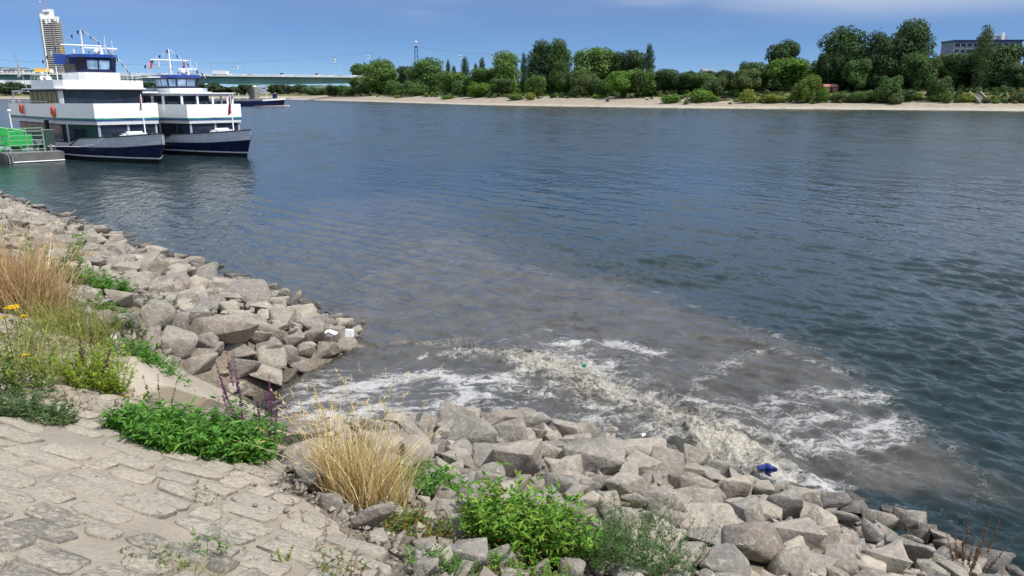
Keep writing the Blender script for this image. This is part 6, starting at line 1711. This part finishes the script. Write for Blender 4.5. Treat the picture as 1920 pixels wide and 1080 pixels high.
def trunk_mesh(h, r, seed):
    r_ = random.Random(seed); m = MB(); m.tube([(0, 0, -.03), (.01, 0, h * .5), (.0, .01, h)], r, 7, r * .6)
    for k in range(5):
        a = r_.uniform(0, 6.28); m.tube([(0, 0, h * r_.uniform(.5, .95)), (.12 * math.cos(a), .12 * math.sin(a), h * 1.3), (.25 * math.cos(a), .25 * math.sin(a), h * r_.uniform(1.6, 2.2))], r * .45, 5, r * .15)
    return m.mesh("trunk", M['bark'])
def lobes_round(seed, n=9, lo=.16):
    r_ = random.Random(seed); L = [(0, 0, .58, .34, .34, .34)]
    for k in range(n):
        a = 6.28 * k / n + r_.uniform(-.3, .3); z = r_.uniform(lo + .12, .84); w = .33 * math.sqrt(max(.1, 1 - ((z - .5) / .52) ** 2))
        s = r_.uniform(.15, .22); L.append((w * math.cos(a), w * math.sin(a), z, s, s, s * .85))
    return L
def lobes_tall(seed, n=12):
    r_ = random.Random(seed); L = []
    for k in range(n):
        z = .14 + .76 * k / (n - 1); w = .42 * math.sin(math.pi * min(1, z * .82 + .14)) ** .8; a = k * 2.4 + r_.uniform(-.4, .4); s = r_.uniform(.16, .24)
        L.append((w * .62 * math.cos(a), w * .62 * math.sin(a), z, s * 1.1, s * 1.1, s * .62))
    L.append((0, 0, .5, .30, .30, .42)); return L
def lobes_poplar(seed):
    r_ = random.Random(seed); L = []
    for k in range(16):
        z = .08 + .86 * k / 15; w = .34 * (math.sin(math.pi * min(1, .12 + z * .84))) ** .6; a = k * 2.4
        L.append((w * .42 * math.cos(a), w * .42 * math.sin(a), z, w * .75 + .06, w * .75 + .06, .085))
    return L
def lobes_willow(seed):
    r_ = random.Random(seed); L = [(0, 0, .42, .36, .36, .38)]
    for k in range(12):
        a = 6.28 * k / 12 + r_.uniform(-.2, .2); z = r_.uniform(.18, .78); w = .34 * math.sqrt(max(.1, 1 - ((z - .35) / .66) ** 2)); L.append((w * math.cos(a), w * math.sin(a), z, .16, .16, .20))
    return L
KIND = {}
for k_, fn, n_, sz in (('round', lobes_round, 7500, .026), ('tall', lobes_tall, 9500, .022), ('poplar', lobes_poplar, 5000, .022), ('willow', lobes_willow, 6500, .027)):
    KIND[k_] = [crown_mesh(fn(s), n_, sz, s, .4, 1.18 if k_ == 'tall' else (1.2 if k_ == 'poplar' else 1.08)) for s in ((1, 2, 3, 4, 5) if k_ in ('round', 'tall') else (11, 12, 13))]
KIND['bush'] = [crown_mesh([(0, 0, .42, .42, .42, .48), (.26, .1, .3, .24, .24, .3), (-.25, -.05, .32, .26, .26, .32), (.05, -.2, .5, .2, .2, .3)], 1600, .04, 30 + s) for s in range(3)]
TRUNK = [trunk_mesh(.22, .018, s) for s in range(4)]; TRUNKT = [trunk_mesh(.2, .03, s + 9) for s in range(2)]
DK, MD, LT, BR, OL, YL = (.045, .080, .034), (.080, .142, .050), (.102, .168, .052), (.11, .205, .036), (.10, .14, .06), (.19, .22, .045)
tr_ = random.Random(77); tcount = 0
def tree(px, ytop, wpx, kind, off, col, label, name="tree", cat="tree", group="park trees on the far bank", dist=None):
    global tcount; tcount += 1
    if dist is None: x, y = spot(px, off); zb = far_ground(x, y) - .1
    else: y = dist; x = (px - 960) / FPX * (y * CP + 5 * SP * 0 + 2 * SP); zb = off
    zt_ = aty(px, ytop, y)[2]; h = max(1.5, zt_ - zb); w = wpx / FPX * y
    root = thing(name, label, cat, (x, y, zb), tr_.uniform(0, 6.28), group); root.scale = (w * 1.12, w * 1.12, h * 1.0)
    v_ = KIND[kind]; o = put(bpy.data.objects.new("crown" if kind != 'bush' else "foliage", v_[tr_.randrange(len(v_))]), root, kind="stuff")
    k = tr_.uniform(.9, 1.12); o.color = (col[0] * k, col[1] * k, col[2] * k, 1)
    put(bpy.data.objects.new("trunk", (TRUNKT if kind == 'poplar' else TRUNK)[tr_.randrange(2)]), root)
T = [
 (585, 157, 50, 'bush', 30, MD, "dark rounded willow bush under the bridge's right end"), (630, 157, 32, 'willow', 24, OL, "pale rounded willow bush by the shore under the bridge"), (612, 160, 30, 'willow', 34, MD, "green willow bush between two others under the bridge"), (655, 158, 42, 'willow', 26, MD, "mid green willow bush left of the first big tree"),
 (622, 133, 40, 'round', 130, MD, "tree top showing above the bridge, left one"), (655, 134, 40, 'round', 110, MD, "tree top showing above the bridge, right one"),
 (690, 117, 56, 'round', 60, MD, "dark green broad tree where the bridge ends"), (718, 112, 76, 'tall', 40, LT, "large light green tree right of the bridge's end"), (676, 140, 36, 'willow', 30, OL, "willowy tree right at the bridge's end"),
 (770, 122, 46, 'round', 45, DK, "dark tree just left below the cable car pylon"), (802, 110, 78, 'tall', 42, MD, "broad green tree just right of the cable car pylon"), (780, 150, 44, 'willow', 30, MD, "low leafy tree under the pylon tree group"), (742, 148, 40, 'willow', 30, MD, "low tree between the two large left trees"),
 (845, 131, 56, 'round', 36, LT, "mid height green tree left of the first slim poplars"), (872, 142, 50, 'willow', 30, MD, "leafy low tree below the stubby poplar"),
 (842, 113, 11, 'poplar', 85, DK, "slim dark poplar, leftmost of the poplars"), (853, 124, 12, 'poplar', 90, DK, "short dark poplar beside the leftmost one"), (874, 108, 18, 'poplar', 85, DK, "stubby wide dark poplar, second of the poplars"), (905, 109, 15, 'poplar', 85, DK, "dark poplar right of the stubby one"), (894, 120, 14, 'poplar', 90, DK, "small dark poplar tucked between two taller ones"),
 (915, 126, 70, 'round', 40, MD, "rounded mid green tree under the third poplar"), (896, 151, 42, 'willow', 24, BR, "bright small tree low in front of the rounded tree"), (948, 99, 56, 'tall', 42, LT, "tall irregular light green tree left of twin poplars"), (938, 146, 40, 'round', 28, MD, "low tree at the foot of the tall irregular tree"),
 (984, 101, 14, 'poplar', 55, DK, "tall slim poplar of the twin pair"), (995, 112, 10, 'poplar', 58, DK, "shorter poplar of the twin pair"), (1002, 136, 38, 'willow', 28, LT, "light small tree at the foot of the twin poplars"),
 (1018, 80, 54, 'tall', 40, DK, "huge dark tree, left half of the tallest pair"), (1046, 78, 48, 'tall', 46, MD, "huge green tree, right half of the tallest pair"), (1060, 135, 30, 'round', 38, MD, "low tree right below the tallest pair"),
 (1104, 86, 66, 'round', 46, LT, "big domed light green tree right of the tallest pair"), (1135, 92, 46, 'tall', 56, LT, "domed tree joined to the big light green one"), (1092, 130, 52, 'willow', 32, OL, "willowy lower tree in front of the big domed tree"), (1128, 142, 36, 'willow', 30, MD, "small tree between domed tree and bright tree"),
 (1180, 89, 56, 'round', 60, DK, "dark rounded tree left of the lone poplar"), (1213, 84, 22, 'poplar', 55, DK, "lone tall poplar left of the open sky"), (1161, 131, 54, 'round', 26, BR, "bright green small tree with a dark trunk at the beach"), (1205, 123, 46, 'willow', 30, LT, "light green tree below the lone poplar"),
 (1246, 126, 56, 'round', 38, DK, "dark low tree right of the lone poplar"), (1272, 134, 46, 'round', 40, DK, "dark low tree falling away under the open sky"), (1308, 134, 52, 'round', 42, MD, "green tree at the lowest part of the skyline"), (1328, 139, 44, 'willow', 28, OL, "grey green willow at the lowest part of the skyline"),
 (1348, 130, 40, 'round', 60, DK, "dark tree behind the olive round tree"), (1366, 128, 48, 'round', 30, OL, "olive green round tree left of the bright shrub"), (1386, 116, 22, 'poplar', 75, DK, "dark pointed tree behind the olive round tree"), (1400, 124, 40, 'round', 65, DK, "dark tree left of the dome shaped tree's slope"),
 (1420, 114, 54, 'round', 48, MD, "green tree below left of the high dome tree"), (1464, 72, 58, 'round', 80, DK, "high dome topped tree standing above its neighbours"), (1452, 106, 84, 'round', 42, BR, "wide bright green tree under the high dome"), (1491, 134, 46, 'willow', 18, (.12, .18, .045), "yellow green willow leaning over the bank"), (1500, 110, 42, 'round', 60, MD, "tree in the gap before the dark giants"),
 (1553, 51, 86, 'tall', 46, DK, "dark giant tree, left one of the giants"), (1535, 95, 48, 'round', 40, DK, "dark shoulder tree at the left giant's foot"), (1588, 108, 46, 'round', 36, MD, "lighter tree between the dark giants"), (1618, 62, 64, 'tall', 46, DK, "dark giant tree, middle one of the giants"), (1668, 42, 80, 'tall', 54, DK, "dark giant tree, tallest and right one of the giants"), (1690, 96, 52, 'round', 44, MD, "tree at the right giant's foot"), (1716, 100, 48, 'willow', 44, MD, "tree where the giants slope down to the right"),
 (1652, 136, 44, 'willow', 18, MD, "round grey green bush below the right giant"), (1752, 98, 50, 'round', 60, OL, "brownish dark tree right of the giants"), (1790, 93, 62, 'round', 46, DK, "dark tree in front of the office building's left end"), (1753, 139, 36, 'willow', 24, OL, "small dull round tree by the path"),
 (1836, 50, 35, 'poplar', 40, OL, "grey green tall poplar before the office building"), (1878, 80, 78, 'round', 46, DK, "dark broad tree right of the grey green poplar"), (1926, 36, 36, 'tall', 60, DK, "tall dark tree cut by the right edge"), (1908, 120, 50, 'round', 40, DK, "dark tree at the right edge by the stairs"), (1816, 118, 50, 'round', 50, DK, "dark tree left of the grey green poplar's foot"),
]
for px, yt, w, k, off, c, lab in T: tree(px, yt, w, k, off, c, lab, name={"poplar": "poplar_tree", "willow": "willow_tree", "bush": "willow_bush"}.get(k, "broadleaf_tree"))
Bsh = [(1275, 163, 46, 16, BR, "bright green shrub on the beach edge, widest of the beach shrubs"), (1222, 174, 36, 12, BR, "bright low shrub near the water below the lone poplar"), (1385, 162, 28, 14, YL, "yellow green shrub right of the olive tree"), (1680, 171, 28, 14, OL, "round olive bush on the beach below the giants"), (1645, 168, 34, 18, MD, "dark low bush beside the round olive bush"), (1537, 157, 22, 18, BR, "pointed bright bush right of the red hut"),
       (1771, 166, 22, 18, LT, "small bush at the beach end left of the stairs"), (840, 177, 26, 16, BR, "low green shrub at the beach left of the rounded tree"), (965, 174, 34, 16, BR, "low green shrub at the beach below twin poplars"), (992, 171, 22, 16, YL, "yellowish shrub below the twin poplars"), (746, 177, 20, 18, YL, "yellowish patch shrub below the light left tree"), (1600, 168, 40, 20, MD, "green bush strip below the middle giant"), (1430, 174, 44, 16, YL, "yellowish grass bush under the wide bright tree"), (1740, 168, 30, 22, MD, "green bush left of the dull round tree"), (1560, 168, 34, 20, OL, "olive bush below the left giant"), (1625, 166, 26, 22, LT, "light bush right of the green bush strip"), (1700, 164, 30, 24, DK, "dark bush right of the olive bush"), (1910, 168, 40, 22, OL, "olive bush right of the stairs"), (1805, 170, 30, 22, YL, "dry yellowish bush left of the stairs")]
for px, yt, w, off, c, lab in Bsh: tree(px, yt, w, 'bush', off, c, lab, "beach_shrub", "shrub", "shrubs along the far beach")
# low woods behind, read as one mass
def woods(name, label, rows, seed, col, n):
    r_ = random.Random(seed); vs, fs, k = [], [], 0
    for (x, y, z, w, h) in rows:
        me = KIND['round'][r_.randrange(5)]; c = np.empty(len(me.vertices) * 3, np.float32); me.vertices.foreach_get("co", c); c = c.reshape(-1, 4, 3)
        c = c[::n]; m_ = len(c); a = r_.uniform(0, 6.28); rot = np.array([[math.cos(a), -math.sin(a), 0], [math.sin(a), math.cos(a), 0], [0, 0, 1]])
        c = c.mean(1, keepdims=True) + (c - c.mean(1, keepdims=True)) * math.sqrt(n)
        p = (c.reshape(-1, 3) @ rot.T) * (w, w, h) + (x, y, z); vs.append(p); fs.append(np.arange(m_ * 4).reshape(-1, 4) + k); k += m_ * 4
    me = bigmesh(name, np.concatenate(vs), np.concatenate(fs), M['crown'], False)
    o = put(bpy.data.objects.new(name, me), None, label, "woods", None, "stuff"); o.color = (*col, 1)
rows = []
for px in range(700, 2050, 17):
    for off in (75, 110):
        x, y = spot(px, off + tr_.uniform(-10, 10)); rows.append((x, y, far_ground(x, y) - 2.5, tr_.uniform(10, 14), tr_.uniform(8, 13)))
woods("park_woods", "low dark mass of park greenery behind the single trees of the far bank", rows, 3, DK, 3)
rows = []
for px in range(-320, 640, 9):
    y = float(up_shore(np.array((px - 960) / FPX * 950.0))) + tr_.uniform(45, 95)
    x = (px - 960) / FPX * y; y = float(up_shore(np.array(x))) + tr_.uniform(35, 90)
    rows.append((x, y, 4, tr_.uniform(14, 22), tr_.uniform(11, 17) if px < 60 or px > 200 else tr_.uniform(8, 13)))
woods("upstream_woods", "far bluish green tree line along the upstream bank under the bridge", rows, 4, (.05, .075, .045), 8)
def scrub(name, label, rows, seed, n):
    r_ = random.Random(seed); vs, fs, cs, k = [], [], [], 0
    for (x, y, z, w, h, col) in rows:
        me = KIND['bush'][r_.randrange(3)]; c = np.empty(len(me.vertices) * 3, np.float32); me.vertices.foreach_get("co", c); c = c.reshape(-1, 4, 3)[r_.randrange(n)::n]
        a = r_.uniform(0, 6.28); rot = np.array([[math.cos(a), -math.sin(a), 0], [math.sin(a), math.cos(a), 0], [0, 0, 1]])
        c = c.mean(1, keepdims=True) + (c - c.mean(1, keepdims=True)) * math.sqrt(n); m_ = len(c)
        vs.append((c.reshape(-1, 3) @ rot.T) * (w, w * 1.3, h) + (x, y, z)); fs.append(np.arange(m_ * 4).reshape(-1, 4) + k); cs.append(np.tile(np.array(col) * r_.uniform(.75, 1.25), (m_ * 4, 1))); k += m_ * 4
    me = bigmesh(name, np.concatenate(vs), np.concatenate(fs), M['leaf'], False, None, np.clip(np.concatenate(cs), 0, 1))
    put(bpy.data.objects.new(name, me), None, label, "scrub", None, "stuff")
rows = []
for k in range(1000):
    px = tr_.uniform(690, 1960); base_o = 30 if px < 1250 else 25
    dens = .5 + .5 * float(fbm(np.array(px / 60.), np.array(.0), 71, 3))
    if tr_.random() > .45 + dens: continue
    x, y = spot(px, base_o + tr_.gauss(0, 1) * 4.5 + (tr_.uniform(0, 22) if tr_.random() < .5 else 0)); s_ = abs(tr_.gauss(0, 1))
    rows.append((x, y, far_ground(x, y) - .3, tr_.uniform(1.2, 3.6), .5 + 1.1 * s_, tr_.choice((DK, MD, LT, OL, YL, (.15, .13, .05), BR))))
scrub("beach_scrub", "ragged low scrub and tall grass along the top of the far beach", rows, 6, 4)
# distant ridge
hx = np.linspace(-4500, 1500, 160); hv = []; 
for x in hx:
    hz = 60 + 45 * float(fbm(np.array(x / 900.), np.array(0.0), 5, 4)) 
    hv += [(x, 5200, -5), (x, 5400, hz), (x, 6200, hz * .8)]
me = mesh("distant_hills", hv, [(3 * i + k, 3 * i + 3 + k, 3 * i + 4 + k, 3 * i + 1 + k) for i in range(159) for k in range(2)], paint('hill', (.10, .15, .20), .9, .15, .002), True)  # aerial haze is put into the blue hill colour
put(bpy.data.objects.new("distant_hills", me), kind="structure")
# ------------------------------------------------------------------ small things on the far bank
x, y = spot(1521, 34); hut = thing("red_hut", "small red hut under the trees left of the dark giants", "hut", (x, y, far_ground(x, y)), R(10))
MB().box(-2.6, 2.6, -1.6, 1.6, 0, 2.2).build("wall", M['hutred'] if 'hutred' in M else M.setdefault('hutred', paint('hut_red', (.36, .14, .11), .7, .1)), hut)
MB().prism([(-2.9, -1.9), (2.9, -1.9), (2.9, 1.9), (-2.9, 1.9)], 2.2, 3.1, [(-2.9, -.1), (2.9, -.1), (2.9, .1), (-2.9, .1)]).build("roof", M['hutred'], hut); MB().box(-.5, .5, -1.66, -1.603, 0, 1.9).build("door", M['black'], hut)
x, y = spot(1850, 20); st = thing("bank_stairs", "stairs with pale side walls leading down to the far beach", "stairs", (x, y, far_ground(x, y) - .2), math.atan2(-.5, 1) + .35)
for k in range(12): MB().box(-1.5, 1.5, k * .75, k * .75 + .8, k * .29 - .3, k * .29 + .2).build("step", M['concrete'], st)
for s in (-1, 1):
    m = MB().prism([(s * 1.52, 0), (s * 1.9, 0), (s * 1.9, 9), (s * 1.52, 9)], -.5, .7); m.v = [(v[0], v[1], v[2] + v[1] * .39) for v in m.v]; m.build("side_wall", M['concrete'], st)
a = aty(1330, 129, 420); wh = thing("white_house", "tiny white house showing over the trees at the low skyline", "house", (a[0], 420, a[2] - 9.5))
MB().box(-3, 3, 0, 8, -3, 8.5).build("wall", M['white'], wh); MB().prism([(-3.2, -.2), (3.2, -.2), (3.2, 8.2), (-3.2, 8.2)], 8.5, 9.6, [(-3.2, 3.9), (3.2, 3.9), (3.2, 4.1), (-3.2, 4.1)]).build("roof", M['steel'], wh); MB().box(-1.5, 1.5, -.06, .05, 6.2, 7.6).build("window", M['glass'], wh)
